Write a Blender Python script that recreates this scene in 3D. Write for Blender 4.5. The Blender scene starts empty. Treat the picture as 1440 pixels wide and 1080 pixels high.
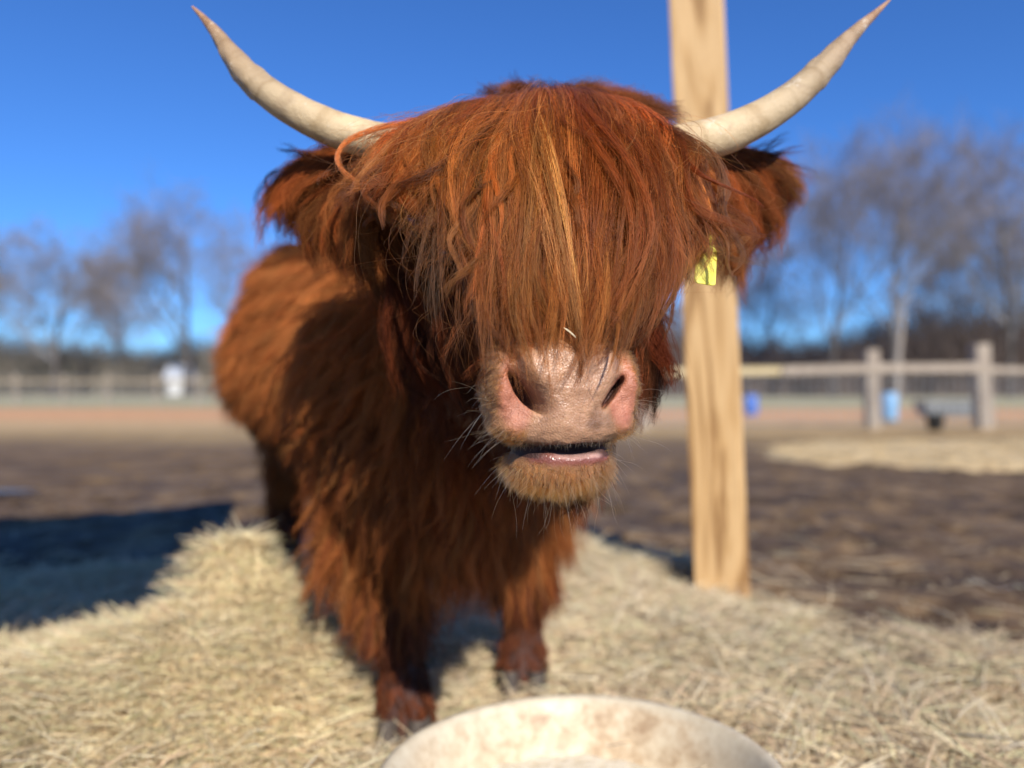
import bpy, math
import numpy as np
from mathutils import Vector

R = np.random.RandomState
rad = math.radians
scene = bpy.context.scene
COL = scene.collection

# ------------------------------------------------------------------ camera
CAMZ = 0.80
F = 1040.0                       # focal length in pixels of the 1440 px wide photograph
HY = 542.0
cam_d = bpy.data.cameras.new('camera')
cam = bpy.data.objects.new('camera', cam_d)
COL.objects.link(cam)
cam.location = (0, 0, CAMZ)
cam.rotation_euler = (rad(90.11), 0, 0)
cam_d.sensor_width = 36.0
cam_d.lens = 26.0
cam_d.clip_start = 0.05
cam_d.clip_end = 3000
cam_d.dof.use_dof = True
cam_d.dof.focus_distance = 0.87
cam_d.dof.aperture_fstop = 1.55
scene.camera = cam

# ------------------------------------------------------------------ light
SUN_TRAVEL = Vector((-0.31, 0.951, 0)).normalized()     # the way the light runs over the ground
SUN_EL = 34.0
sun_d = bpy.data.lights.new('sun', 'SUN')
sun_d.energy = 5.0
sun_d.angle = rad(0.5)
sun_d.color = (1.0, 0.94, 0.84)
sun = bpy.data.objects.new('sun', sun_d)
COL.objects.link(sun)
tr = Vector((SUN_TRAVEL.x * math.cos(rad(SUN_EL)), SUN_TRAVEL.y * math.cos(rad(SUN_EL)), -math.sin(rad(SUN_EL))))
sun.rotation_euler = tr.to_track_quat('-Z', 'Y').to_euler()
sun.location = (3, -4, 6)

world = bpy.data.worlds.new('World')
scene.world = world
world.use_nodes = True
wn = world.node_tree
wn.nodes.clear()
sky = wn.nodes.new('ShaderNodeTexSky')
sky.sky_type = 'NISHITA'
sky.sun_disc = False
sky.sun_elevation = rad(SUN_EL)
sky.sun_rotation = math.atan2(-SUN_TRAVEL.x, -SUN_TRAVEL.y)
sky.altitude = 200
sky.air_density = 1.0
sky.dust_density = 0.1
sky.ozone_density = 8.0
bg = wn.nodes.new('ShaderNodeBackground')
bg.inputs['Strength'].default_value = 0.098
wo = wn.nodes.new('ShaderNodeOutputWorld')
wb = wn.nodes.new('ShaderNodeVectorMath'); wb.operation = 'MULTIPLY'; wb.inputs[1].default_value = (.60, .92, 1.30)
wn.links.new(sky.outputs[0], wb.inputs[0])
wn.links.new(wb.outputs[0], bg.inputs[0])
wn.links.new(bg.outputs[0], wo.inputs[0])

scene.view_settings.view_transform = 'Standard'
scene.view_settings.look = 'None'
scene.view_settings.exposure = 0.33
scene.view_settings.gamma = 1.0
scene.view_settings.use_curve_mapping = False
scene.render.engine = 'CYCLES'
scene.cycles.max_bounces = 8
scene.cycles.diffuse_bounces = 3
scene.cycles.glossy_bounces = 4
scene.cycles.transmission_bounces = 6
scene.cycles.transparent_max_bounces = 6
scene.cycles.sample_clamp_indirect = 6
scene.cycles_curves.shape = 'RIBBONS'
scene.cycles_curves.subdivisions = 2


def P(px, py, D):
    """a point of the place from its direction in the photograph and its distance"""
    return np.array(((px - 720) / F * D, D, CAMZ - (py - HY) / F * D))


# ------------------------------------------------------------------ helpers: objects
def tag(o, label=None, cat=None, group=None, kind=None):
    if label: o['label'] = label
    if cat: o['category'] = cat
    if group: o['group'] = group
    if kind: o['kind'] = kind
    return o


def empty(name, loc=(0, 0, 0), rot=(0, 0, 0), **kw):
    o = bpy.data.objects.new(name, None)
    COL.objects.link(o)
    o.location = loc
    o.rotation_euler = rot
    o.empty_display_size = 0.1
    return tag(o, **kw)


def link(name, data, mat=None, parent=None, loc=(0, 0, 0), **kw):
    o = bpy.data.objects.new(name, data)
    if mat is not None:
        data.materials.append(mat)
    COL.objects.link(o)
    o.location = loc
    if parent is not None:
        o.parent = parent
    return tag(o, **kw)


def mesh_np(name, V, Fc, smooth=True):
    """V (n,3), Fc (m,k) arrays -> mesh"""
    V = np.asarray(V, np.float32); Fc = np.asarray(Fc, np.int32)
    me = bpy.data.meshes.new(name)
    me.vertices.add(len(V)); me.vertices.foreach_set('co', V.ravel())
    k = Fc.shape[1]
    me.loops.add(Fc.size); me.loops.foreach_set('vertex_index', Fc.ravel())
    me.polygons.add(len(Fc))
    me.polygons.foreach_set('loop_start', np.arange(0, Fc.size, k, dtype=np.int32))
    me.polygons.foreach_set('loop_total', np.full(len(Fc), k, np.int32))
    if smooth:
        me.polygons.foreach_set('use_smooth', np.ones(len(Fc), bool))
    me.update(calc_edges=True)
    me.validate()
    return me


def color_attr(me, name, cols):
    a = me.attributes.new(name, 'FLOAT_COLOR', 'POINT')
    c = np.ones((len(cols), 4), np.float32); c[:, :3] = cols
    a.data.foreach_set('color', c.ravel())


def curves(name, pts, rad_pts, tint=None):
    """pts (n,k,3), rad_pts (n,k) -> hair curves data"""
    n, k = pts.shape[:2]
    hc = bpy.data.hair_curves.new(name)
    hc.add_curves([k] * n)
    hc.position_data.foreach_set('vector', np.ascontiguousarray(pts, np.float32).ravel())
    ra = hc.attributes.get('radius') or hc.attributes.new('radius', 'FLOAT', 'POINT')
    ra.data.foreach_set('value', np.ascontiguousarray(np.broadcast_to(rad_pts, (n, k)), np.float32).ravel())
    if tint is not None:
        a = hc.attributes.new('tint', 'FLOAT_COLOR', 'CURVE')
        c = np.ones((n, 4), np.float32); c[:, :3] = tint
        a.data.foreach_set('color', c.ravel())
    return hc


def box_mesh(name, x0, x1, y0, y1, z0, z1, bev=0.0):
    import bmesh
    bm = bmesh.new()
    bmesh.ops.create_cube(bm, size=1)
    for v in bm.verts:
        v.co = ((x0 + x1) / 2 + v.co.x * (x1 - x0), (y0 + y1) / 2 + v.co.y * (y1 - y0), (z0 + z1) / 2 + v.co.z * (z1 - z0))
    if bev:
        bmesh.ops.bevel(bm, geom=bm.edges[:], offset=bev, segments=2, affect='EDGES', profile=0.6)
    me = bpy.data.meshes.new(name)
    bm.to_mesh(me); bm.free()
    return me


def tube(path, radii, seg=16, cap=True):
    """swept tube -> V, F(quads)"""
    path = np.asarray(path, float); n = len(path)
    T = np.gradient(path, axis=0); T /= np.linalg.norm(T, axis=1)[:, None]
    up = np.array((0, 0, 1.0)) if abs(T[0, 2]) < .9 else np.array((1.0, 0, 0))
    V = []; N = np.cross(T[0], up); N /= np.linalg.norm(N)
    ang = np.linspace(0, 2 * np.pi, seg, endpoint=False)
    for i in range(n):
        N = N - T[i] * N.dot(T[i]); N /= np.linalg.norm(N)
        B = np.cross(T[i], N)
        V.append(path[i] + radii[i] * (np.cos(ang)[:, None] * N + np.sin(ang)[:, None] * B))
    V = np.concatenate(V)
    Fq = []
    for i in range(n - 1):
        for j in range(seg):
            a = i * seg + j; b = i * seg + (j + 1) % seg
            Fq.append((a, b, b + seg, a + seg))
    return V, np.array(Fq)


# ------------------------------------------------------------------ helpers: noise
def vnoise2(x, y, seed=0):
    g = R(seed).rand(257, 257).astype(np.float32)
    xi = np.floor(x).astype(int); yi = np.floor(y).astype(int)
    fx = x - xi; fy = y - yi
    fx = fx * fx * (3 - 2 * fx); fy = fy * fy * (3 - 2 * fy)
    a = g[xi % 256, yi % 256]; b = g[(xi + 1) % 256, yi % 256]
    c = g[xi % 256, (yi + 1) % 256]; d = g[(xi + 1) % 256, (yi + 1) % 256]
    return (a * (1 - fx) + b * fx) * (1 - fy) + (c * (1 - fx) + d * fx) * fy


def fbm(x, y, scale=1.0, octaves=4, seed=0, gain=0.5):
    s = 0; amp = 1; tot = 0
    for o in range(octaves):
        s = s + amp * vnoise2(x * scale + 17.3 * o, y * scale + 5.1 * o, seed + o)
        tot += amp; amp *= gain; scale *= 2.03
    return s / tot


def sstep(a, b, x):
    t = np.clip((x - a) / (b - a), 0, 1)
    return t * t * (3 - 2 * t)


# ------------------------------------------------------------------ helpers: materials
def mat(name):
    m = bpy.data.materials.new(name)
    m.use_nodes = True
    nt = m.node_tree
    nt.nodes.clear()
    out = nt.nodes.new('ShaderNodeOutputMaterial')
    return m, nt, out


def N(nt, kind, **props):
    n = nt.nodes.new(kind)
    for k, v in props.items():
        if k in n.inputs.keys():
            n.inputs[k].default_value = v
        else:
            setattr(n, k, v)
    return n


def ramp(nt, src, stops):
    r = nt.nodes.new('ShaderNodeValToRGB')
    el = r.color_ramp.elements
    while len(el) < len(stops):
        el.new(0.5)
    for e, (p, c) in zip(el, stops):
        e.position = p; e.color = (*c, 1)
    nt.links.new(src, r.inputs[0])
    return r.outputs[0]


def mixc(nt, fac, a, b, mode='MIX'):
    m = nt.nodes.new('ShaderNodeMix'); m.data_type = 'RGBA'; m.blend_type = mode
    for sock, v in ((m.inputs[0], fac), (m.inputs[6], a), (m.inputs[7], b)):
        if isinstance(v, bpy.types.NodeSocket): nt.links.new(v, sock)
        elif isinstance(v, (int, float)): sock.default_value = v
        else: sock.default_value = (*v, 1)
    return m.outputs[2]


def simple(name, col, rough=0.7, spec=0.3, noise=None, bump=0.0, stretch=(1, 1, 1), metallic=0.0):
    """plain surface with an uneven colour: noise = (scale, second colour)"""
    m, nt, out = mat(name)
    b = N(nt, 'ShaderNodeBsdfPrincipled'); b.inputs['Roughness'].default_value = rough
    b.inputs['Specular IOR Level'].default_value = spec; b.inputs['Metallic'].default_value = metallic
    nt.links.new(b.outputs[0], out.inputs[0])
    if noise:
        tc = N(nt, 'ShaderNodeTexCoord'); mp = N(nt, 'ShaderNodeMapping'); mp.inputs['Scale'].default_value = stretch
        nt.links.new(tc.outputs['Object'], mp.inputs[0])
        nz = N(nt, 'ShaderNodeTexNoise'); nz.inputs['Scale'].default_value = noise[0]; nz.inputs['Detail'].default_value = 6
        nt.links.new(mp.outputs[0], nz.inputs['Vector'])
        nt.links.new(ramp(nt, nz.outputs[0], [(0.35, col), (0.65, noise[1])]), b.inputs['Base Color'])
        if bump:
            bp = N(nt, 'ShaderNodeBump'); bp.inputs['Strength'].default_value = bump; bp.inputs['Distance'].default_value = 0.01
            nt.links.new(nz.outputs[0], bp.inputs['Height']); nt.links.new(bp.outputs[0], b.inputs['Normal'])
    else:
        b.inputs['Base Color'].default_value = (*col, 1)
    return m


def hair_mat(name, rough=0.35, radial=0.5, coat=0.0, ior=1.5, dif=.0):
    m, nt, out = mat(name)
    h = N(nt, 'ShaderNodeBsdfHairPrincipled'); h.model = 'CHIANG'; h.parametrization = 'COLOR'
    at = N(nt, 'ShaderNodeAttribute', attribute_name='tint')
    nt.links.new(at.outputs['Color'], h.inputs['Color'])
    h.inputs['Roughness'].default_value = rough
    h.inputs['Radial Roughness'].default_value = radial
    h.inputs['Random Roughness'].default_value = 0.15
    h.inputs['IOR'].default_value = ior
    if 'Coat' in h.inputs: h.inputs['Coat'].default_value = coat
    d = N(nt, 'ShaderNodeBsdfDiffuse')
    nt.links.new(mixc(nt, 1.0, at.outputs['Color'], (1.35, 1.35, 1.35), 'MULTIPLY'), d.inputs['Color'])
    mx = N(nt, 'ShaderNodeMixShader'); mx.inputs[0].default_value = dif
    nt.links.new(h.outputs[0], mx.inputs[1]); nt.links.new(d.outputs[0], mx.inputs[2])
    nt.links.new(mx.outputs[0], out.inputs[0])
    return m


def blade_mat(name, rough=0.6, trans=0.25, spec=0.35):
    m, nt, out = mat(name)
    at = N(nt, 'ShaderNodeAttribute', attribute_name='tint')
    d = N(nt, 'ShaderNodeBsdfPrincipled'); d.inputs['Roughness'].default_value = rough
    d.inputs['Specular IOR Level'].default_value = spec
    t = N(nt, 'ShaderNodeBsdfTranslucent')
    mx = N(nt, 'ShaderNodeMixShader'); mx.inputs[0].default_value = trans
    nt.links.new(at.outputs['Color'], d.inputs['Base Color']); nt.links.new(at.outputs['Color'], t.inputs['Color'])
    nt.links.new(d.outputs[0], mx.inputs[1]); nt.links.new(t.outputs[0], mx.inputs[2])
    nt.links.new(mx.outputs[0], out.inputs[0])
    return m


# ================================================================== GROUND
def hay_height(x, y):
    """height of the loose hay above the mud, 0 where there is none"""
    # edge of the bed: beyond it the mud lies bare
    wob = 0.35 * (fbm(x, y, 1.3, 3, 11) - 0.5) + 0.18 * (fbm(x, y, 5.0, 2, 15) - .5)
    edge = np.interp(x, [-4, -1.9, -1.2, -0.2, 0.45, 0.7, 1.0, 1.3, 1.75, 2.2, 4], [3.2, 3.0, 3.1, 3.9, 3.85, 3.3, 2.7, 2.3, 2.0, 2.0, 2.0])
    m = sstep(0.12, -0.25, y - edge + wob)
    base = 0.02 + 0.09 * fbm(x, y, 3.2, 4, 21)
    foot = 1 - .9 * np.exp(-(((x + .15) / .38) ** 2 + ((y - 1.72) / .34) ** 2) ** 1.5)
    thin = sstep(.55, 1.3, x + .45 * (y - 2.0)) * sstep(.74, .52, fbm(x, y, 4.2, 4, 91))
    m = m * (1 - .93 * thin)
    tub = 1 - sstep(.40, .34, np.sqrt((x - .112) ** 2 + (y - 1.175) ** 2))
    return m * base * foot * tub, m * tub


def pile_height(x, y):
    def g(cx, cy, sx, sy, h, p=1.0):
        return h * np.exp(-(((x - cx) / sx) ** 2 + ((y - cy) / sy) ** 2) ** p)
    z = g(-0.66, 1.85, 0.40, 0.34, 0.155, 1.3) + g(-1.1, 1.75, .42, .30, .05, 1.4) + g(-.77, 2.03, .105, .10, .20, 2.0)
    z = z + g(-.56, 2.02, .14, .15, .10, 1.4)
    z = z * sstep(-.26, -.48, x)
    n = fbm(x, y, 5.0, 4, 31)
    return np.where(z > 0.012, z * (0.78 + 0.5 * n), 0)


def mud_height(x, y):
    near = sstep(16, 5, y)
    clod = np.clip(fbm(x, y, 3.0, 5, 41, 0.6) - 0.45, 0, 1)
    hoof = np.clip(vnoise2(x * 7.5, y * 7.5, 51) - 0.62, 0, 1)
    return near * (0.14 * clod - 0.10 * hoof) - 0.015


def axis(parts):
    a = [np.array([parts[0][0]])]
    for (s, e, st) in parts:
        n = max(1, int(round((e - s) / st)))
        a.append(np.linspace(s, e, n + 1)[1:])
    return np.concatenate(a)


xs = axis([(-900, -100, 50), (-100, -12, 4), (-12, -4, .2), (-4, 4.5, .03), (4.5, 12, .15), (12, 100, 4), (100, 900, 50)])
ys = axis([(-60, -2, 4), (-2, 1.2, .2), (1.2, 5.5, .03), (5.5, 9, .07), (9, 20, .3), (20, 100, 3), (100, 1400, 50)])
X, Y = np.meshgrid(xs, ys, indexing='ij')
Z = mud_height(X, Y) * (np.abs(X) < 12)
nx, ny = X.shape
idx = np.arange(nx * ny).reshape(nx, ny)
quads = np.stack([idx[:-1, :-1], idx[1:, :-1], idx[1:, 1:], idx[:-1, 1:]], -1).reshape(-1, 4)
gm = mesh_np('ground', np.stack([X, Y, Z], -1).reshape(-1, 3), quads)

m_ground, nt, out = mat('mud_and_field')
b = N(nt, 'ShaderNodeBsdfPrincipled'); b.inputs['Roughness'].default_value = 0.75
b.inputs['Specular IOR Level'].default_value = 0.35
geo = N(nt, 'ShaderNodeNewGeometry'); sep = N(nt, 'ShaderNodeSeparateXYZ')
nt.links.new(geo.outputs['Position'], sep.inputs[0])
n1 = N(nt, 'ShaderNodeTexNoise'); n1.inputs['Scale'].default_value = 2.2; n1.inputs['Detail'].default_value = 9; n1.inputs['Roughness'].default_value = 0.65
n2 = N(nt, 'ShaderNodeTexNoise'); n2.inputs['Scale'].default_value = 0.35; n2.inputs['Detail'].default_value = 5
n3 = N(nt, 'ShaderNodeTexNoise'); n3.inputs['Scale'].default_value = 30; n3.inputs['Detail'].default_value = 4
for q in (n1, n2, n3): nt.links.new(geo.outputs['Position'], q.inputs['Vector'])
mud = ramp(nt, n1.outputs[0], [(0.34, (.034, .019, .0085)), (0.50, (.105, .062, .029)), (0.66, (.20, .128, .064))])
fleck = ramp(nt, n3.outputs[0], [(0.60, (0, 0, 0)), (0.68, (1, 1, 1))])
mud = mixc(nt, fleck, mud, (.26, .19, .105))
# distance bands: damp mud, trodden brown earth, tan clay, pinkish clay, dry grass
wobn = N(nt, 'ShaderNodeMath', operation='MULTIPLY_ADD'); nt.links.new(n2.outputs[0], wobn.inputs[0]); wobn.inputs[1].default_value = 5.0
nt.links.new(sep.outputs['Y'], wobn.inputs[2])
mr = N(nt, 'ShaderNodeMapRange'); mr.inputs['From Min'].default_value = 0; mr.inputs['From Max'].default_value = 60
nt.links.new(wobn.outputs[0], mr.inputs['Value'])
band = ramp(nt, mr.outputs[0], [(0.0, (.14, .086, .038)), (0.14, (.15, .092, .040)), (0.20, (.17, .105, .046)), (0.24, (.32, .21, .085)),
                                (0.29, (.48, .32, .15)), (0.38, (.60, .31, .14)), (0.46, (.55, .30, .14)), (0.50, (.36, .33, .17)), (1.0, (.36, .31, .20))])
far = ramp(nt, mr.outputs[0], [(0.13, (0, 0, 0)), (0.24, (1, 1, 1))])
colr = mixc(nt, far, mud, band)
colr = mixc(nt, 0.35, colr, mixc(nt, 1.0, colr, ramp(nt, n1.outputs[0], [(0.3, (.5, .5, .5)), (0.7, (1.5, 1.5, 1.5))]), 'MULTIPLY'))
nt.links.new(colr, b.inputs['Base Color'])
bp = N(nt, 'ShaderNodeBump'); bp.inputs['Strength'].default_value = 0.6; bp.inputs['Distance'].default_value = 0.02
nt.links.new(n1.outputs[0], bp.inputs['Height']); nt.links.new(bp.outputs[0], b.inputs['Normal'])
nt.links.new(b.outputs[0], out.inputs[0])
link('ground', gm, m_ground, kind='structure')

# puddle of standing water in the trodden earth at the left
a = np.linspace(0, 2 * np.pi, 40, endpoint=False)
rr = 1 + 0.25 * np.sin(3 * a + 1) + 0.12 * np.sin(7 * a)
pv = np.stack([-3.95 + 0.38 * rr * np.cos(a), 5.35 + 0.14 * rr * np.sin(a), np.full(40, 0.036)], -1)
pm = bpy.data.meshes.new('puddle'); pm.from_pydata([tuple(v) for v in pv], [], [tuple(range(40))])
m_water = simple('muddy_water', (.10, .085, .07), 0.08, 0.6)
link('puddle', pm, m_water, kind='structure')

# ------------------------------------------------------------------ hay bed and hay pile
m_hay = simple('hay_under', (.20, .15, .085), 0.9, 0.1, (14, (.42, .33, .20)), 0.5)
hx = axis([(-3.4, 3.6, .03)]); hy = axis([(1.0, 4.4, .03)])
HX, HY2 = np.meshgrid(hx, hy, indexing='ij')
bed, msk = hay_height(HX, HY2)
HZ = mud_height(HX, HY2) * (1 - msk) + bed - 0.03 * (1 - msk)
n0, n1_ = HX.shape
idx = np.arange(n0 * n1_).reshape(n0, n1_)
quads = np.stack([idx[:-1, :-1], idx[1:, :-1], idx[1:, 1:], idx[:-1, 1:]], -1).reshape(-1, 4)
bedo = link('hay_bed', mesh_np('hay_bed', np.stack([HX, HY2, HZ], -1).reshape(-1, 3), quads), m_hay, kind='stuff',
            label='pale trodden hay spread over the mud round the cow and the post', cat='hay')

HAYC = np.array((1.10, 1.10, 1.14)) * np.array([(.60, .48, .29), (.68, .57, .36), (.52, .42, .25), (.56, .52, .30), (.62, .46, .29), (.74, .65, .46), (.42, .32, .19)])
m_blade = blade_mat('hay_blades')


def strands_on(height, x, y, r, lmin, lmax, lift, rs, rad0=0.0011, colours=HAYC, flow=None, K=5):
    n = len(x)
    yaw = r.rand(n) * 2 * np.pi if flow is None else flow + r.randn(n) * 0.7
    L = lmin + (lmax - lmin) * r.rand(n) ** 1.6
    pitch = np.abs(r.randn(n)) * lift
    d = np.stack([np.cos(yaw) * np.cos(pitch), np.sin(yaw) * np.cos(pitch), np.sin(pitch)], -1)
    curl = np.stack([-np.sin(yaw), np.cos(yaw), np.zeros(n)], -1) * (r.randn(n) * 0.35)[:, None]
    curl[:, 2] -= 0.25 * r.rand(n) + 0.25 * np.sin(pitch)
    t = np.linspace(-0.5, 0.5, K)[None, :, None]
    p0 = np.stack([x, y, np.zeros(n)], -1)
    pts = p0[:, None, :] + L[:, None, None] * (t * d[:, None, :] + (t ** 2) * curl[:, None, :])
    zz = height(pts[..., 0], pts[..., 1])
    z0 = r.rand(n)[:, None] * 0.02 - 0.004
    flat = np.maximum(pts[..., 2] + height(x, y)[:, None], zz)
    pts[..., 2] = flat + z0
    rp = rad0 * (0.6 + 0.8 * r.rand(n))[:, None] * np.array([0.7, 1, 1, .9, .5][:K])[None]
    c = colours[r.randint(0, len(colours), n)] * (0.8 + 0.4 * r.rand(n))[:, None]
    big = fbm(x, y, 2.0, 3, rs)
    c = c * (0.80 + 0.45 * big)[:, None]
    return pts, rp, c


r = R(7)
n = 150000
x = r.uniform(-3.2, 3.4, n); y = 1.25 + 2.9 * r.rand(n) ** 1.3
inview = (np.abs(x) < 0.75 * y + 0.15)
x, y = x[inview], y[inview]
_, m_ = hay_height(x, y)
keep = r.rand(len(x)) < np.clip(m_ * 1.2 + 0.010 * sstep(5, 2, y), 0, 1)
x, y = x[keep], y[keep]
def bedz(a, b_):
    h, k = hay_height(a, b_)
    return np.maximum(h, mud_height(a, b_))
pts, rp, c = strands_on(bedz, x, y, r, .05, .34, .30, 3, .0014)
link('loose_hay', curves('loose_hay', pts, rp, c), m_blade, parent=bedo, kind='stuff')

# the pile
px_ = axis([(-2.4, 0.0, .02)]); py_ = axis([(1.1, 3.1, .02)])
PX, PY = np.meshgrid(px_, py_, indexing='ij')
PH = pile_height(PX, PY)
b0, _ = hay_height(PX, PY)
PZ = b0 + PH - 0.02 + (-0.06) * (PH < 0.012)
idx = np.arange(PX.size).reshape(PX.shape)
quads = np.stack([idx[:-1, :-1], idx[1:, :-1], idx[1:, 1:], idx[:-1, 1:]], -1).reshape(-1, 4)
keepq = (PH.ravel()[quads] > 0.004).any(1)
pile = empty('hay_pile', (-0.95, 2.1, 0), label='heap of loose pale hay standing to the left of the cow', cat='hay pile')
V = np.stack([PX, PY, PZ], -1).reshape(-1, 3) - np.array((-0.95, 2.1, 0))
used = np.unique(quads[keepq]); remap = -np.ones(len(V), int); remap[used] = np.arange(len(used))
link('heap', mesh_np('heap', V[used], remap[quads[keepq]]), m_hay, parent=pile)
n = 90000
x = r.uniform(-2.2, -0.2, n); y = r.uniform(1.2, 3.0, n)
ph = pile_height(x, y)
k = ph > 0.01
x, y = x[k], y[k]
pz = lambda a, b_: hay_height(a, b_)[0] + pile_height(a, b_)
gx = (pile_height(x + .02, y) - pile_height(x - .02, y)); gy = (pile_height(x, y + .02) - pile_height(x, y - .02))
flow = np.arctan2(-gy, -gx)
pts, rp, c = strands_on(pz, x, y, r, .05, .22, .35, 9, 0.0011, HAYC * np.array((1.02, 1.03, .98)), flow)
pts = pts - np.array((-0.95, 2.1, 0))
link('hay_strands', curves('hay_strands', pts, rp, c), m_blade, parent=pile, kind='stuff')

# bright straw patch further off on the right
def patch(x, y):
    return sstep(1.0, 0.72, np.sqrt(((x - 6.6) / 3.6) ** 2 + ((y - 8.6) / 2.0) ** 2) + 0.35 * (fbm(x, y, 1.0, 4, 77) - .5))
gx_ = axis([(2.2, 11, .08)]); gy_ = axis([(6.0, 11.5, .08)])
GX, GY = np.meshgrid(gx_, gy_, indexing='ij')
pm_ = patch(GX, GY)
GZ = np.maximum(mud_height(GX, GY), -.02) * 1.0 + pm_ * (0.05 + .05 * fbm(GX, GY, 2.5, 3, 5)) - 0.08 * (pm_ < .05)
idx = np.arange(GX.size).reshape(GX.shape)
quads = np.stack([idx[:-1, :-1], idx[1:, :-1], idx[1:, 1:], idx[:-1, 1:]], -1).reshape(-1, 4)
kq = (pm_.ravel()[quads] > 0.02).any(1)
V = np.stack([GX, GY, GZ], -1).reshape(-1, 3)
used = np.unique(quads[kq]); remap = -np.ones(len(V), int); remap[used] = np.arange(len(used))
m_straw = simple('straw_under', (.42, .30, .155), 0.9, 0.1, (6, (.58, .44, .25)), 0.5)
pat = link('straw_patch', mesh_np('straw_patch', V[used], remap[quads[kq]]), m_straw, kind='stuff',
           label='bright golden straw spread on the mud in front of the rail fence', cat='straw')
n = 16000
x = r.uniform(2.4, 10.8, n); y = r.uniform(6, 11.4, n)
k = r.rand(n) < patch(x, y); x, y = x[k], y[k]
pts, rp, c = strands_on(lambda a, b_: np.maximum(mud_height(a, b_), 0) + .05 * patch(a, b_), x, y, r, .1, .35, .25, 4, .004,
                        np.array([(.60, .45, .25), (.66, .52, .30), (.50, .37, .19)]))
link('loose_straw', curves('loose_straw', pts, rp, c), m_blade, parent=pat, kind='stuff')

# ================================================================== POST
def wood_mat(name, c1, c2, c3, ring=9.0, rough=.7):
    m, nt, out = mat(name)
    b = N(nt, 'ShaderNodeBsdfPrincipled'); b.inputs['Roughness'].default_value = rough; b.inputs['Specular IOR Level'].default_value = .25
    tc = N(nt, 'ShaderNodeTexCoord'); mp = N(nt, 'ShaderNodeMapping'); mp.inputs['Scale'].default_value = (1, 1, .12)
    nt.links.new(tc.outputs['Object'], mp.inputs[0])
    nz = N(nt, 'ShaderNodeTexNoise'); nz.inputs['Scale'].default_value = 7; nz.inputs['Detail'].default_value = 3; nz.inputs['Distortion'].default_value = 1.2
    nt.links.new(mp.outputs[0], nz.inputs['Vector'])
    wv = N(nt, 'ShaderNodeMath', operation='MULTIPLY'); wv.inputs[1].default_value = ring
    nt.links.new(nz.outputs[0], wv.inputs[0])
    fr = N(nt, 'ShaderNodeMath', operation='PINGPONG'); fr.inputs[1].default_value = 1.0
    nt.links.new(wv.outputs[0], fr.inputs[0])
    base = ramp(nt, fr.outputs[0], [(0.0, c1), (0.55, c2), (1.0, c3)])
    mp2 = N(nt, 'ShaderNodeMapping'); mp2.inputs['Scale'].default_value = (60, 60, 1.5)
    nt.links.new(tc.outputs['Object'], mp2.inputs[0])
    n2 = N(nt, 'ShaderNodeTexNoise'); n2.inputs['Scale'].default_value = 2; n2.inputs['Detail'].default_value = 5
    nt.links.new(mp2.outputs[0], n2.inputs['Vector'])
    base = mixc(nt, .5, base, mixc(nt, 1.0, base, ramp(nt, n2.outputs[0], [(.3, (.7, .68, .65)), (.7, (1.2, 1.2, 1.2))]), 'MULTIPLY'))
    nt.links.new(base, b.inputs['Base Color'])
    bp = N(nt, 'ShaderNodeBump'); bp.inputs['Strength'].default_value = .4; bp.inputs['Distance'].default_value = .004
    nt.links.new(n2.outputs[0], bp.inputs['Height']); nt.links.new(bp.outputs[0], b.inputs['Normal'])
    nt.links.new(b.outputs[0], out.inputs[0])
    return m


m_pine = wood_mat('treated_pine', (.58, .38, .185), (.49, .30, .13), (.25, .13, .048), 8.0)
post = link('wooden_post', box_mesh('wooden_post', -.1, .1, -.1, .1, -.3, 3.2, .006), m_pine, loc=(.812, 2.86, 0),
            label='thick square pale pine post standing in the hay right behind the cow\'s head', cat='post')
post.rotation_euler = (0, rad(-2.4), rad(-15))

# guessed roof, unseen, added and shaped to throw the dark shade behind the hay
m_tin = simple('weathered_tin', (.32, .33, .34), .5, .5, (2, (.42, .42, .42)), .1)
m_oldwood = simple('old_wood', (.22, .17, .12), .8, .2, (9, (.34, .27, .20)), .3, (1, 1, .2))
ROOF = []
SH = dict(el=SUN_EL)
disp = 2.6 / math.tan(rad(SUN_EL))
def unshadow(px_, py2):
    return (px_ - SUN_TRAVEL.x * disp, py2 - SUN_TRAVEL.y * disp)
gA = (-1.88, 5.05); dR = np.array((.305, -.952)); dF = np.array((-.85, -.53))
c0 = np.array(unshadow(*gA)); c1_ = c0 + dR * 2.7; c2_ = c1_ + dF * 4.5; c3_ = c0 + dF * 4.5
vs = [(*c0, 2.6), (*c1_, 2.6), (*c2_, 2.6), (*c3_, 2.6)]
vs += [(v[0], v[1], v[2] + .06) for v in vs]
rm = bpy.data.meshes.new('unseen_shade_roof'); rm.from_pydata(vs, [], [(3, 2, 1, 0), (4, 5, 6, 7), (0, 1, 5, 4), (1, 2, 6, 5), (2, 3, 7, 6), (3, 0, 4, 7)])
ro = link('unseen_shade_roof', rm, m_tin, kind='structure')
for q in (c1_ + dF * 1.6 - dR * .15, c2_ - dF * .1 - dR * .15, c3_ - dF * .1 + dR * .2):
    link('unseen_shade_post', box_mesh('unseen_shade_post', q[0] - .07, q[0] + .07, q[1] - .07, q[1] + .07, -.2, 2.598, .005), m_oldwood, parent=ro)

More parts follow.
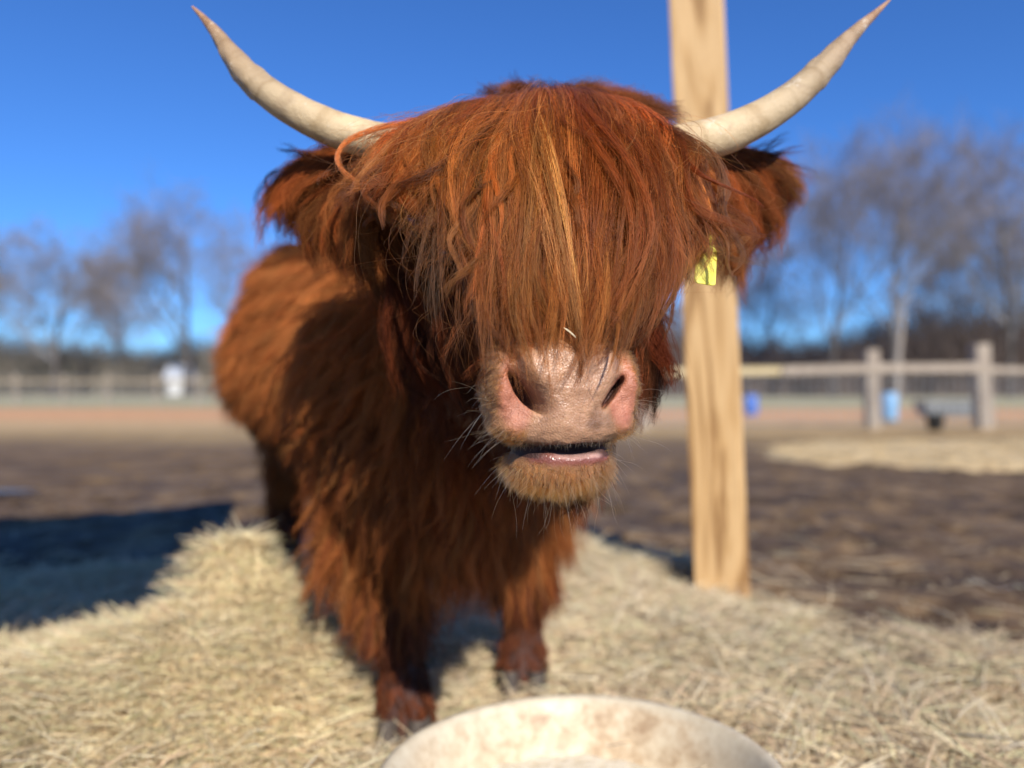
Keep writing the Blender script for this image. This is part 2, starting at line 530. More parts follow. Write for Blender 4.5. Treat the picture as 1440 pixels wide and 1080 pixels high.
# ================================================================== FEED TUB
prof = [(.0, .030), (.24, .032), (.262, .040), (.278, .060), (.296, .112), (.312, .146), (.320, .156), (.330, .158), (.338, .152), (.338, .140), (.326, .134), (.306, .110), (.292, .060), (.28, .012), (.262, .0), (0, .0)]
seg = 96
V = []; Fq = []
ang = np.linspace(0, 2 * np.pi, seg, endpoint=False)
dent = .965 + 0.012 * np.sin(2 * ang + .5) + .006 * np.sin(5 * ang)
from itertools import product
pr = np.array(prof)
pr2 = []
for i in range(len(pr) - 1):
    for t in (0, .5): pr2.append(pr[i] * (1 - t) + pr[i + 1] * t)
pr2.append(pr[-1]); pr2 = np.array(pr2)
for (q, z) in pr2:
    V.append(np.stack([max(q, .0008) * dent * np.cos(ang), max(q, .0008) * dent * np.sin(ang), np.full(seg, z) + .004 * np.sin(2 * ang + 1) * (z > .1)], -1))
V = np.concatenate(V)
for i, j in product(range(len(pr2) - 1), range(seg)):
    a0 = i * seg + j; b0_ = i * seg + (j + 1) % seg
    Fq.append((a0, b0_, b0_ + seg, a0 + seg))
tubm = mesh_np('tub_shell', V, Fq)
m_tub, nt, out = mat('scuffed_cream_plastic')
b = N(nt, 'ShaderNodeBsdfPrincipled'); b.inputs['Roughness'].default_value = .5
tc = N(nt, 'ShaderNodeTexCoord')
s1 = N(nt, 'ShaderNodeTexNoise'); s1.inputs['Scale'].default_value = 26; s1.inputs['Detail'].default_value = 8; s1.inputs['Roughness'].default_value = .7
s2 = N(nt, 'ShaderNodeTexNoise'); s2.inputs['Scale'].default_value = 5; s2.inputs['Detail'].default_value = 3
nt.links.new(tc.outputs['Object'], s1.inputs['Vector']); nt.links.new(tc.outputs['Object'], s2.inputs['Vector'])
st = ramp(nt, s1.outputs[0], [(.40, (.60, .50, .35)), (.54, (.48, .36, .23)), (.70, (.27, .165, .085))])
st2 = ramp(nt, s1.outputs[0], [(.4, (.60, .52, .38)), (.7, (.47, .38, .26))])
cl = mixc(nt, ramp(nt, s2.outputs[0], [(.40, (0, 0, 0)), (.6, (1, 1, 1))]), st2, st)
sp = N(nt, 'ShaderNodeSeparateXYZ'); nt.links.new(tc.outputs['Object'], sp.inputs[0])
rimf = N(nt, 'ShaderNodeMapRange'); rimf.inputs['From Min'].default_value = .140; rimf.inputs['From Max'].default_value = .152
nt.links.new(sp.outputs['Z'], rimf.inputs['Value'])
cl = mixc(nt, rimf.outputs[0], cl, st2)
nt.links.new(cl, b.inputs['Base Color'])
bp = N(nt, 'ShaderNodeBump'); bp.inputs['Strength'].default_value = .25; bp.inputs['Distance'].default_value = .003
nt.links.new(s1.outputs[0], bp.inputs['Height']); nt.links.new(bp.outputs[0], b.inputs['Normal'])
nt.links.new(b.outputs[0], out.inputs[0])
TUB = (.112, 1.175, .022)
tubo = empty('feed_tub', TUB, label='round shallow cream plastic feed tub with brown stains at the cow\'s feet', cat='feed tub')
link('tub_shell', tubm, m_tub, parent=tubo)
# pale meal left on the tub floor
a = np.linspace(0, 2 * np.pi, 48, endpoint=False)
V = [(0, 0, .060)]; Fq = []
for i, q in enumerate(np.linspace(.04, .268, 8)):
    for t in a: V.append((q * math.cos(t), q * math.sin(t), .060 - .006 * i / 7 + .008 * float(vnoise2(np.array(q * 30 * math.cos(t) + 50), np.array(q * 30 * math.sin(t) + 50), 4))))
V = np.array(V)
Fq = [(0, 1 + j, 1 + (j + 1) % 48, 1 + (j + 1) % 48) for j in range(48)]
me = bpy.data.meshes.new('feed_meal')
fs = [(0, 1 + j, 1 + (j + 1) % 48) for j in range(48)]
for i in range(7):
    for j in range(48):
        fs.append((1 + i * 48 + j, 1 + (i + 1) * 48 + j, 1 + (i + 1) * 48 + (j + 1) % 48, 1 + i * 48 + (j + 1) % 48))
me.from_pydata([tuple(v) for v in V], [], fs)
me.polygons.foreach_set('use_smooth', [True] * len(me.polygons))
meal = link('feed_meal', me, simple('meal', (.62, .54, .40), .9, .1, (60, (.74, .68, .56)), .6), parent=tubo)

# ================================================================== COW: one continuous body from a signed distance field
prims = []


def norm_np(v): return v / (np.linalg.norm(v, axis=-1, keepdims=True) + 1e-9)


def cap(a, b, ra, rb, k=.04):
    prims.append(('cap', np.array(a, float), np.array(b, float), ra, rb, k))


def ell(c, r_, k=.04, M=None):
    prims.append(('ell', np.array(c, float), np.array(r_, float), M, None, k))


def ellsub(c, r_, k=.005, M=None):
    prims.append(('sub', np.array(c, float), np.array(r_, float), M, None, k))


# muzzle frame: u to the right, v up, w towards the camera, turned a little to the right
yaw = rad(15); pit = rad(6)
w_ = np.array((math.sin(yaw) * math.cos(pit), -math.cos(yaw) * math.cos(pit), -math.sin(pit)))
u_ = np.array((math.cos(yaw), math.sin(yaw), 0))
v_ = np.cross(u_, -w_); v_ /= np.linalg.norm(v_)
if v_[2] < 0: v_ = -v_
MO = P(806, 575, .825)
MM = np.stack([u_, v_, w_])            # rows: world -> local


def ML(u, v, w):
    return MO + u * u_ + v * v_ + w * w_


def rotM(base, ax, ang_):
    c, s = math.cos(ang_), math.sin(ang_)
    Rm = {'x': [[1, 0, 0], [0, c, s], [0, -s, c]], 'y': [[c, 0, -s], [0, 1, 0], [s, 0, c]], 'z': [[c, s, 0], [-s, c, 0], [0, 0, 1]]}[ax]
    return np.array(Rm) @ base


# trunk and legs
chest = np.array((-.15, 1.68, .74)); rump = np.array((-.80, 2.86, .80))
ell((-.15, 1.70, .78), (.24, .26, .30), .1)
cap((-.20, 1.80, .84), (-.78, 2.80, .88), .27, .27, .12)
cap((-.25, 1.95, 1.05), (-.66, 2.5, 1.07), .16, .18, .1)
cap((-.66, 2.5, 1.07), (-.84, 2.95, .92), .18, .2, .1)
ell((-.82, 2.95, .90), (.26, .28, .24), .1)
cap((-.26, 2.0, .70), (-.68, 2.6, .74), .20, .18, .1)
ell((-.10, 1.56, .64), (.16, .16, .20), .08)                       # brisket
# neck
cap((.035, 1.22, .93), (-.17, 1.66, .88), .125, .24, .1)
cap((.03, 1.20, .84), (-.14, 1.62, .70), .09, .19, .08)
# front left of the picture
cap((-.34, 1.72, .72), (-.325, 1.68, .46), .105, .078, .07)
cap((-.325, 1.68, .46), (-.280, 1.67, .32), .074, .062, .04)
ell((-.275, 1.66, .32), (.060, .062, .068), .03)
cap((-.270, 1.67, .32), (-.245, 1.68, .12), .048, .045, .03)
cap((-.243, 1.67, .11), (-.236, 1.65, .05), .055, .062, .02)
# front right of the picture
cap((.06, 1.86, .66), (.045, 1.92, .44), .10, .075, .07)
cap((.045, 1.92, .44), (.035, 1.93, .33), .068, .056, .04)
ell((.035, 1.925, .33), (.056, .058, .062), .03)
cap((.035, 1.93, .32), (.03, 1.95, .12), .045, .043, .03)
cap((.03, 1.94, .11), (.028, 1.92, .05), .053, .062, .02)
# hind legs: thigh, hock backward, shank
for (hx_, hy_) in ((-.87, 2.90), (-.62, 3.10)):
    bx_, by_ = -.49, .87
    cap((hx_, hy_, .80), (hx_ - bx_ * .12, hy_ - by_ * .12, .52), .17, .10, .08)
    cap((hx_ - bx_ * .10, hy_ - by_ * .10, .52), (hx_ + bx_ * .10, hy_ + by_ * .10, .36), .09, .052, .04)
    cap((hx_ + bx_ * .10, hy_ + by_ * .10, .37), (hx_ + bx_ * .05, hy_ + by_ * .05, .12), .050, .042, .03)
    cap((hx_ + bx_ * .04, hy_ + by_ * .04, .11), (hx_ + bx_ * 0, hy_ + by_ * 0, .05), .052, .060, .02)
# head
ell(P(758, 262, 1.13), (.125, .12, .125), .04)
ell(P(760, 205, 1.12), (.145, .07, .06), .04)                      # poll
cap(P(762, 320, 1.06), P(795, 545, .94), .102, .074, .04)
cap(P(776, 420, .985), P(797, 500, .925), .060, .052, .03)         # bridge
ell(P(655, 505, 1.12), (.055, .11, .11), .04)                      # cheeks
ell(P(868, 470, 1.10), (.055, .11, .11), .04)
cap(P(745, 600, 1.15), P(808, 650, .93), .075, .042, .05)          # lower jaw
# brows
ell(P(640, 330, 1.04), (.035, .04, .03), .02)
ell(P(880, 325, 1.03), (.035, .04, .03), .02)
# ears
cap(P(560, 236, 1.12), P(425, 240, 1.18), .028, .020, .03)
cap(P(960, 232, 1.12), P(1080, 238, 1.19), .028, .020, .03)
# muzzle
ell(ML(0, .014, -.070), (.088, .076, .080), .02, MM)
ell(ML(0, -.018, -.052), (.078, .036, .056), .02, MM)              # upper lip bulk
ell(ML(0, .052, -.028), (.056, .026, .032), .014, MM)              # top of nose pad
ell(ML(0, .008, -.018), (.033, .044, .026), .012, MM)              # column between nostrils
ell(ML(0, -.022, -.016), (.048, .022, .024), .012, MM)
for s in (-1, 1):
    ell(ML(s * .034, .032, -.020), (.018, .034, .026), .010, rotM(MM, 'z', -s * .52))     # inner wing, a rounded ridge
    ell(ML(s * .073, .018, -.048), (.020, .046, .038), .014, rotM(MM, 'z', -s * .10))    # outer wing
    ell(ML(s * .055, -.020, -.030), (.030, .020, .028), .012, MM)
# nostrils
for s in (-1, 1):
    Mn = rotM(MM, 'z', -s * .60)
    Mn = rotM(Mn, 'y', -s * .35)
    ellsub(ML(s * .0500, .019, -.006), (.0080 if s < 0 else .0042, .031 if s < 0 else .025, .042), .008, Mn)
    ellsub(ML(s * .066, .012, .007), (.015, .030, .016), .010, Mn)
# lower lip and chin
ell(ML(.006, -.060, -.042), (.052, .014, .036), .008, MM)
ell(ML(.004, -.076, -.062), (.064, .029, .053), .016, MM)
# mouth
ellsub(ML(.008, -.0475, .000), (.053, .0055, .040), .004, MM)
ellsub(ML(.012, -.0470, -.006), (.036, .0080, .025), .004, MM)


def prim_d(p, q):
    kind = p[0]
    if kind == 'cap':
        a_, b_, ra, rb = p[1], p[2], p[3], p[4]
        ba = b_ - a_; L2 = ba.dot(ba)
        dx, dy, dz = q[0] - a_[0], q[1] - a_[1], q[2] - a_[2]
        t = np.clip((dx * ba[0] + dy * ba[1] + dz * ba[2]) / L2, 0, 1)
        return np.sqrt((dx - t * ba[0]) ** 2 + (dy - t * ba[1]) ** 2 + (dz - t * ba[2]) ** 2) - (ra + (rb - ra) * t)
    c_, r_, M = p[1], p[2], p[3]
    dx, dy, dz = q[0] - c_[0], q[1] - c_[1], q[2] - c_[2]
    if M is not None:
        dx, dy, dz = (M[0, 0] * dx + M[0, 1] * dy + M[0, 2] * dz, M[1, 0] * dx + M[1, 1] * dy + M[1, 2] * dz, M[2, 0] * dx + M[2, 1] * dy + M[2, 2] * dz)
    k0 = np.sqrt((dx / r_[0]) ** 2 + (dy / r_[1]) ** 2 + (dz / r_[2]) ** 2)
    k1 = np.sqrt((dx / r_[0] ** 2) ** 2 + (dy / r_[1] ** 2) ** 2 + (dz / r_[2] ** 2) ** 2) + 1e-9
    return k0 * (k0 - 1) / k1


def smin(a_, b_, k):
    h = np.clip(.5 + .5 * (b_ - a_) / k, 0, 1)
    return b_ * (1 - h) + a_ * h - k * h * (1 - h)


def bounds(p):
    if p[0] == 'cap':
        rr_ = max(p[3], p[4])
        lo = np.minimum(p[1], p[2]) - rr_; hi = np.maximum(p[1], p[2]) + rr_
    else:
        e = p[2] if p[3] is None else np.full(3, p[2].max())
        lo = p[1] - e; hi = p[1] + e
    return lo - p[5] - .03, hi + p[5] + .03


ax_x = axis([(-1.30, -.42, .016), (-.42, -.03, .008), (-.03, .19, .0022), (.19, .50, .008)]).astype(np.float32)
ax_y = axis([(.76, .95, .0026), (.95, 1.25, .008), (1.25, 3.42, .016)]).astype(np.float32)
ax_z = axis([(.0, .62, .014), (.62, .66, .006), (.66, .90, .0022), (.90, 1.26, .008)]).astype(np.float32)
G = np.full((len(ax_x), len(ax_y), len(ax_z)), 1.0, np.float32)
for p in prims:
    lo, hi = bounds(p)
    sl = []
    for a_, l, h in ((ax_x, lo[0], hi[0]), (ax_y, lo[1], hi[1]), (ax_z, lo[2], hi[2])):
        i0 = max(0, np.searchsorted(a_, l) - 1); i1 = min(len(a_), np.searchsorted(a_, h) + 1)
        sl.append(slice(i0, i1))
    if any(s_.stop <= s_.start for s_ in sl): continue
    q = np.meshgrid(ax_x[sl[0]], ax_y[sl[1]], ax_z[sl[2]], indexing='ij', sparse=True)
    d = prim_d(p, q)
    g = G[tuple(sl)]
    G[tuple(sl)] = -smin(-g, d, p[5]) if p[0] == 'sub' else smin(g, d, p[5])


def surface_nets(G, ax):
    S = G < 0
    cs = S[:-1, :-1, :-1].astype(np.int8)
    cnt = cs.copy()
    for i in (0, 1):
        for j in (0, 1):
            for k in (0, 1):
                if i or j or k:
                    cnt += S[i:S.shape[0] - 1 + i, j:S.shape[1] - 1 + j, k:S.shape[2] - 1 + k]
    act = (cnt > 0) & (cnt < 8)
    I = np.argwhere(act)
    vid = -np.ones(act.shape, np.int32); vid[act] = np.arange(len(I))
    acc = np.zeros((len(I), 3)); num = np.zeros(len(I))
    cr = [(i, j, k) for i in (0, 1) for j in (0, 1) for k in (0, 1)]
    def val(c): return G[I[:, 0] + c[0], I[:, 1] + c[1], I[:, 2] + c[2]]
    def pos(c): return np.stack([ax[0][I[:, 0] + c[0]], ax[1][I[:, 1] + c[1]], ax[2][I[:, 2] + c[2]]], -1)
    for c in cr:
        for a_ in range(3):
            if c[a_] == 0:
                c2 = list(c); c2[a_] = 1
                v0, v1 = val(c), val(c2)
                x_ = (v0 < 0) != (v1 < 0)
                t = np.where(x_, v0 / np.where(x_, v0 - v1, 1), 0)[:, None]
                pp = pos(c) * (1 - t) + pos(c2) * t
                acc[x_] += pp[x_]; num[x_] += 1
    V = acc / num[:, None]
    Fs = []
    for a_ in range(3):
        b_, c_ = (a_ + 1) % 3, (a_ + 2) % 3
        s0 = [slice(None)] * 3; s1 = [slice(None)] * 3
        s0[a_] = slice(0, -1); s1[a_] = slice(1, None)
        A, B = S[tuple(s0)], S[tuple(s1)]
        E = np.argwhere(A != B)
        E = E[(E[:, b_] > 0) & (E[:, c_] > 0) & (E[:, b_] < S.shape[b_] - 1) & (E[:, c_] < S.shape[c_] - 1)]
        fl = A[tuple(E.T)]
        def cell(db, dc):
            q = E.copy(); q[:, b_] += db; q[:, c_] += dc
            return vid[tuple(q.T)]
        qd = np.stack([cell(-1, -1), cell(0, -1), cell(0, 0), cell(-1, 0)], -1)
        qd[~fl] = qd[~fl][:, ::-1]
        Fs.append(qd)
    return V, np.concatenate(Fs)


CV, CF = surface_nets(G, (ax_x, ax_y, ax_z))
# a little relaxation
for _ in range(3):
    acc = np.zeros_like(CV); num = np.zeros(len(CV))
    for a_, b_ in ((0, 1), (1, 2), (2, 3), (3, 0)):
        np.add.at(acc, CF[:, a_], CV[CF[:, b_]]); np.add.at(num, CF[:, a_], 1)
        np.add.at(acc, CF[:, b_], CV[CF[:, a_]]); np.add.at(num, CF[:, b_], 1)
    CV = CV * .5 + .5 * acc / num[:, None]
del G
print('cow body', len(CV), len(CF))

# skin colour by place on the muzzle, plus painted shade in nostrils and mouth
loc = (CV - MO) @ MM.T
U, Vv, W = loc.T
fm = sstep(-.09, -.06, W) * (CV[:, 1] < 1.0)
crease = (fbm(U * 40 + 9, Vv * 75 + 9, 1.0, 4, 71) - .5) * .0042 + (fbm(U * 160 + 9, Vv * 210 + 9, 1.0, 3, 72) - .5) * .0014
CV = CV + (fm * crease)[:, None] * norm_np(CV - (MO - .08 * w_))
front = sstep(-.095, -.06, W)
nz3 = lambda s, seed: fbm(U + 3, Vv + 3 + W * .7, s, 4, seed)
skin = np.tile(np.array((.085, .032, .016)), (len(CV), 1))
low = sstep(.34, .20, CV[:, 2]) * (CV[:, 1] > 1.4)
skin = skin * (1 - low[:, None]) + np.array((.06, .022, .014)) * low[:, None]
tan = np.array((.30, .145, .065))
em = front * sstep(.105, .085, np.sqrt((U / 1.05) ** 2 + ((Vv + .01) / 1.15) ** 2))
skin = skin * (1 - em[:, None]) + tan * em[:, None]
def blend(mask, col):
    global skin
    skin = skin * (1 - mask[:, None]) + np.asarray(col) * mask[:, None]
alar = front * sstep(.042, .026, np.sqrt(((np.abs(U) - .063) / .58) ** 2 + ((Vv - .018) / 1.25) ** 2))
blend(alar * (.70 + .3 * nz3(60, 5)), (.42, .155, .095))
padw = np.interp(Vv, [-.05, -.036, -.012, .012, .045, .075], [.048, .056, .042, .036, .064, .060])
pad = front * sstep(.010, -.004, np.abs(U) - padw) * sstep(-.043, -.036, Vv) * sstep(.086, .070, Vv)
nn = nz3(45, 9)
padc = np.array((.42, .235, .14))[None] * (1 - .0 * nn[:, None])
padc = padc * (.85 + .3 * nn[:, None])
grey = sstep(.45, .70, nz3(30, 19)) * sstep(.02, -.02, Vv)
padc = padc * (1 - .45 * grey[:, None])
skin = skin * (1 - pad[:, None]) + padc * pad[:, None]
inner = front * sstep(0.006, -0.012, W) * sstep(.0, 1.0, 1.0)
lipm = front * sstep(.058, .045, np.abs(U - .008)) * sstep(-.040, -.046, Vv) * sstep(-.070, -.062, Vv)
blend(lipm, (.22, .075, .055))
lipc = front * (.35 + .65 * nz3(70, 3)) * sstep(.040, .020, np.abs(U - .014)) * sstep(-.046, -.050, Vv) * sstep(-.060, -.056, Vv)
blend(lipc, (.58, .37, .32))
dark = front * sstep(.054, .045, np.abs(U - .006)) * sstep(-.0455, -.0435, Vv) * sstep(-.034, -.041, Vv) * .6
blend(dark, (.09, .045, .035))
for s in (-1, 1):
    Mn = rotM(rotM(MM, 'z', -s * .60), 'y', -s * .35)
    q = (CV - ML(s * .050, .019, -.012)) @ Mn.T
    blend(sstep(1.12, .85, np.sqrt((q[:, 0] / (.0090 if s < 0 else .0052)) ** 2 + (q[:, 1] / (.031 if s < 0 else .024)) ** 2)) * sstep(-.002, -.018, q[:, 2]), (.045, .014, .010))  # dark red lining, blackened to paint in the nostril's inner shade
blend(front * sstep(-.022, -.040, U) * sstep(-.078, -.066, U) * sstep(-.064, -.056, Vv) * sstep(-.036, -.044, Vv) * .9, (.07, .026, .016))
blend(sstep(-.012, -.022, W) * (Vv > -.060) * (Vv < -.036) * (np.abs(U) < .062) * (CV[:, 1] < 1.0) * .9, (.035, .012, .009))  # shade inside the mouth gap, painted into the skin colour
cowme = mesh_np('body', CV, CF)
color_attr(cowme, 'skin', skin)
cav = sstep(-.012, -.022, W) * (Vv > -.060) * (Vv < -.036) * (np.abs(U) < .08) * (CV[:, 1] < 1.0)
wet = np.zeros((len(CV), 3)); wet[:] = (np.clip(pad * .8 + lipm + alar * .4, 0, 1) * (1 - cav))[:, None]
color_attr(cowme, 'wet', wet)

m_skin, nt, out = mat('cow_skin')
b = N(nt, 'ShaderNodeBsdfPrincipled')
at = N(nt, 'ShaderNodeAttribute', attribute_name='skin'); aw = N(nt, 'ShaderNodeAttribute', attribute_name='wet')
tc = N(nt, 'ShaderNodeTexCoord')
vo = N(nt, 'ShaderNodeTexVoronoi'); vo.inputs['Scale'].default_value = 420; wp_ = mixc(nt, .02, tc.outputs['Object'], (0, 0, 0)); nw = N(nt, 'ShaderNodeTexNoise'); nw.inputs['Scale'].default_value = 90; nt.links.new(tc.outputs['Object'], nw.inputs['Vector'])
va = N(nt, 'ShaderNodeVectorMath', operation='MULTIPLY_ADD'); nt.links.new(nw.outputs['Color'], va.inputs[0]); va.inputs[1].default_value = (.006, .006, .006); nt.links.new(tc.outputs['Object'], va.inputs[2]); nt.links.new(va.outputs[0], vo.inputs['Vector'])
nz = N(nt, 'ShaderNodeTexNoise'); nz.inputs['Scale'].default_value = 60; nz.inputs['Detail'].default_value = 6; nt.links.new(tc.outputs['Object'], nz.inputs['Vector'])
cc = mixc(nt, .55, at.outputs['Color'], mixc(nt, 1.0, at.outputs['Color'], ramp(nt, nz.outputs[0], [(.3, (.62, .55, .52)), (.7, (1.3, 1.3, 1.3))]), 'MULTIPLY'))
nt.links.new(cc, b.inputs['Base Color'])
rg = N(nt, 'ShaderNodeMapRange'); rg.inputs['To Min'].default_value = .75; rg.inputs['To Max'].default_value = .28
nt.links.new(aw.outputs['Fac'], rg.inputs['Value']); nt.links.new(rg.outputs[0], b.inputs['Roughness'])
b.inputs['Subsurface Weight'].default_value = .12; b.inputs['Subsurface Radius'].default_value = (1, .35, .2); b.inputs['Subsurface Scale'].default_value = .006
hsum = N(nt, 'ShaderNodeMath', operation='MULTIPLY_ADD'); nt.links.new(vo.outputs['Distance'], hsum.inputs[0]); hsum.inputs[1].default_value = .8; nt.links.new(nz.outputs[0], hsum.inputs[2])
bp = N(nt, 'ShaderNodeBump'); bp.inputs['Strength'].default_value = .55; bp.inputs['Distance'].default_value = .0014
nt.links.new(hsum.outputs[0], bp.inputs['Height']); nt.links.new(bp.outputs[0], b.inputs['Normal'])
nt.links.new(b.outputs[0], out.inputs[0])

cow = empty('highland_cow', (-.3, 2.0, 0), label='shaggy red brown highland cow with wide pale horns and hair over its eyes', cat='cow')
def cowpart(name, data, m, **kw):
    o = link(name, data, m, parent=cow, **kw)
    o.matrix_parent_inverse = cow.matrix_world.inverted()
    o.location = (.3, -2.0, 0)
    o.matrix_parent_inverse.identity()
    return o
cowpart('body', cowme, m_skin)

# eyes, hooves
def sphere(name, c, r_, seg=24):
    import bmesh
    bm = bmesh.new(); bmesh.ops.create_uvsphere(bm, u_segments=seg, v_segments=seg // 2, radius=1)
    for v in bm.verts: v.co = Vector((c[0] + v.co.x * r_[0], c[1] + v.co.y * r_[1], c[2] + v.co.z * r_[2]))
    me = bpy.data.meshes.new(name); bm.to_mesh(me); bm.free()
    me.polygons.foreach_set('use_smooth', [True] * len(me.polygons))
    return me
m_eye = simple('dark_eye', (.012, .008, .007), .05, .8)
for q in (P(632, 357, 1.005), P(884, 352, .995)):
    cowpart('eye', sphere('eye', q, (.019, .019, .019)), m_eye)
m_hoof = simple('hoof_horn', (.05, .04, .035), .55, .3, (30, (.10, .08, .065)), .3)
for (hx_, hy_) in ((-.236, 1.63), (.028, 1.90), (-.87, 2.89), (-.62, 3.09)):
    for s in (-1, 1):
        cc_ = [(hx_ + s * .033, hy_ - .012, z) for z in (0.0, .02, .05, .085)]
        V, Fq = tube(cc_, (.042, .041, .037, .030), 16)
        V[:, 1] = hy_ + (V[:, 1] - hy_) * 1.35; V[:, 0] = (hx_ + s * .033) + (V[:, 0] - hx_ - s * .033) * .78
        cowpart('hoof', mesh_np('hoof', V, Fq), m_hoof)

# horns
def horn(name, keys):
    """keys: px, py, width px, distance"""
    k = np.array(keys, float)
    pts = np.array([P(a_, b_, d_) for a_, b_, _, d_ in k]); rd = k[:, 2] / 2 / F * k[:, 3]
    s = np.concatenate([[0], np.cumsum(np.linalg.norm(np.diff(pts, axis=0), axis=1))])
    t = np.linspace(0, s[-1], 90)
    path = np.stack([np.interp(t, s, pts[:, i]) for i in range(3)], -1)
    rds = np.interp(t, s, rd)
    for _ in range(30):
        path[1:-1] = path[1:-1] * .5 + .25 * (path[:-2] + path[2:]); rds[1:-1] = rds[1:-1] * .5 + .25 * (rds[:-2] + rds[2:])
    V, Fq = tube(path, rds, 40)
    # growth ridges, flats and scars
    Vr = V.reshape(90, 40, 3); ctr = path[:, None, :]; off = Vr - ctr
    tt = (t / s[-1])[:, None]; aa = np.linspace(0, 2 * np.pi, 40, endpoint=False)[None]
    rel = 1 + .035 * (fbm(tt * 14 + 0 * aa, np.cos(aa) * 1.5 + np.sin(aa) * 1.1 + 9 + 0 * tt, 1.0, 4, 5) - .5) * 2 + .012 * np.sin(tt * 60 + 2 * np.sin(aa)) * (1 - tt)
    rel = rel + .26 * (tt > .6) * (fbm(tt * 22 + 0 * aa, np.cos(aa) * 1.3 + 20 + np.sin(aa) + 0 * tt, 1.0, 3, 8) - .5)
    Vr = ctr + off * rel[..., None]
    me = mesh_np(name, Vr.reshape(-1, 3), Fq)
    at_ = me.attributes.new('along', 'FLOAT', 'POINT'); at_.data.foreach_set('value', np.repeat(t / s[-1], 40).astype(np.float32))
    return me


m_horn, nt, out = mat('horn')
b = N(nt, 'ShaderNodeBsdfPrincipled'); b.inputs['Roughness'].default_value = .5; b.inputs['Specular IOR Level'].default_value = .4
at = N(nt, 'ShaderNodeAttribute', attribute_name='along'); tc = N(nt, 'ShaderNodeTexCoord')
n1 = N(nt, 'ShaderNodeTexNoise'); n1.inputs['Scale'].default_value = 38; n1.inputs['Detail'].default_value = 8; n1.inputs['Roughness'].default_value = .75
n2 = N(nt, 'ShaderNodeTexNoise'); n2.inputs['Scale'].default_value = 14; n2.inputs['Detail'].default_value = 4; n2.inputs['Distortion'].default_value = 1.0
nt.links.new(tc.outputs['Object'], n1.inputs['Vector']); nt.links.new(tc.outputs['Object'], n2.inputs['Vector'])
c_a = ramp(nt, at.outputs['Fac'], [(0.0, (.58, .40, .21)), (.25, (.62, .47, .28)), (.55, (.44, .33, .20)), (.82, (.33, .22, .13)), (1.0, (.42, .22, .12))])
rg1 = N(nt, 'ShaderNodeTexNoise'); rg1.noise_dimensions = '1D'; rg1.inputs['Scale'].default_value = 13; rg1.inputs['Detail'].default_value = 6
wob1 = N(nt, 'ShaderNodeMath', operation='MULTIPLY_ADD'); nt.links.new(n2.outputs[0], wob1.inputs[0]); wob1.inputs[1].default_value = .14; nt.links.new(at.outputs['Fac'], wob1.inputs[2])
nt.links.new(wob1.outputs[0], rg1.inputs['W'])
c_a = mixc(nt, 1.0, c_a, ramp(nt, rg1.outputs[0], [(.36, (.80, .76, .70)), (.50, (1, 1, 1)), (.7, (1.04, 1.04, 1.04))]), 'MULTIPLY')
c_b = mixc(nt, ramp(nt, n2.outputs[0], [(.5, (0, 0, 0)), (.68, (.85, .85, .85))]), c_a, (.32, .22, .13))
c_b = mixc(nt, ramp(nt, n1.outputs[0], [(.58, (0, 0, 0)), (.72, (.8, .8, .8))]), c_b, (.68, .60, .47))
nt.links.new(c_b, b.inputs['Base Color'])
bp = N(nt, 'ShaderNodeBump'); bp.inputs['Strength'].default_value = .6; bp.inputs['Distance'].default_value = .003
bp.inputs['Distance'].default_value = .006
nt.links.new(n1.outputs[0], bp.inputs['Height']); nt.links.new(bp.outputs[0], b.inputs['Normal'])
nt.links.new(b.outputs[0], out.inputs[0])
cowpart('horn', horn('horn', [(620, 212, 58, 1.08), (560, 204, 54, 1.06), (520, 197, 52, 1.05), (494, 190, 51, 1.05), (450, 174, 50, 1.05), (410, 153, 47, 1.055), (370, 127, 43, 1.06),
                              (339, 98, 37, 1.07), (319, 67, 27, 1.08), (300, 40, 16, 1.09), (284, 22, 9, 1.10), (270, 9, 3, 1.105)]), m_horn)
cowpart('horn', horn('horn', [(880, 218, 60, 1.06), (930, 210, 58, 1.05), (977, 201, 57, 1.04), (1021, 190, 56, 1.04), (1063, 170, 50, 1.045), (1106, 144, 45, 1.05), (1138, 117, 41, 1.055),
                              (1167, 86, 35, 1.06), (1189, 59, 26, 1.07), (1213, 34, 16, 1.08), (1232, 18, 10, 1.09), (1252, -1, 3, 1.10)]), m_horn)

# ear tag
tg = []
for (u2, v2) in ((-.0145, -.032), (-.010, -.034), (.010, -.034), (.0145, -.032), (.014, .012), (.007, .020), (.005, .032), (-.005, .032), (-.007, .020), (-.014, .012)):
    tg.append((u2, v2))
import bmesh
bm = bmesh.new()
bv = [bm.verts.new((a_, 0, b_)) for a_, b_ in tg]
f_ = bm.faces.new(bv); ext = bmesh.ops.extrude_face_region(bm, geom=[f_])
for v in ext['geom']:
    if isinstance(v, bmesh.types.BMVert): v.co.y += .0022
bmesh.ops.recalc_face_normals(bm, faces=bm.faces)
bmesh.ops.bevel(bm, geom=bm.edges[:], offset=.0007, segments=1, affect='EDGES')
me = bpy.data.meshes.new('ear_tag'); bm.to_mesh(me); bm.free()
m_tag = simple('yellow_plastic', (.80, .72, .06), .4, .4, (40, (.86, .80, .16)), .05)
et = cowpart('ear_tag', me, m_tag, label='yellow plastic ear tag')
q = P(994, 363, .93)
et.location = (q[0] + .3, q[1] - 2.0, q[2]); et.rotation_euler = (rad(-6), rad(7), rad(12))
m_stud = m_tag
sm = sphere('tag_stud', (0, -.003, .024), (.006, .004, .006), 12)
so = bpy.data.objects.new('tag_stud', sm); sm.materials.append(m_tag); COL.objects.link(so); so.parent = et

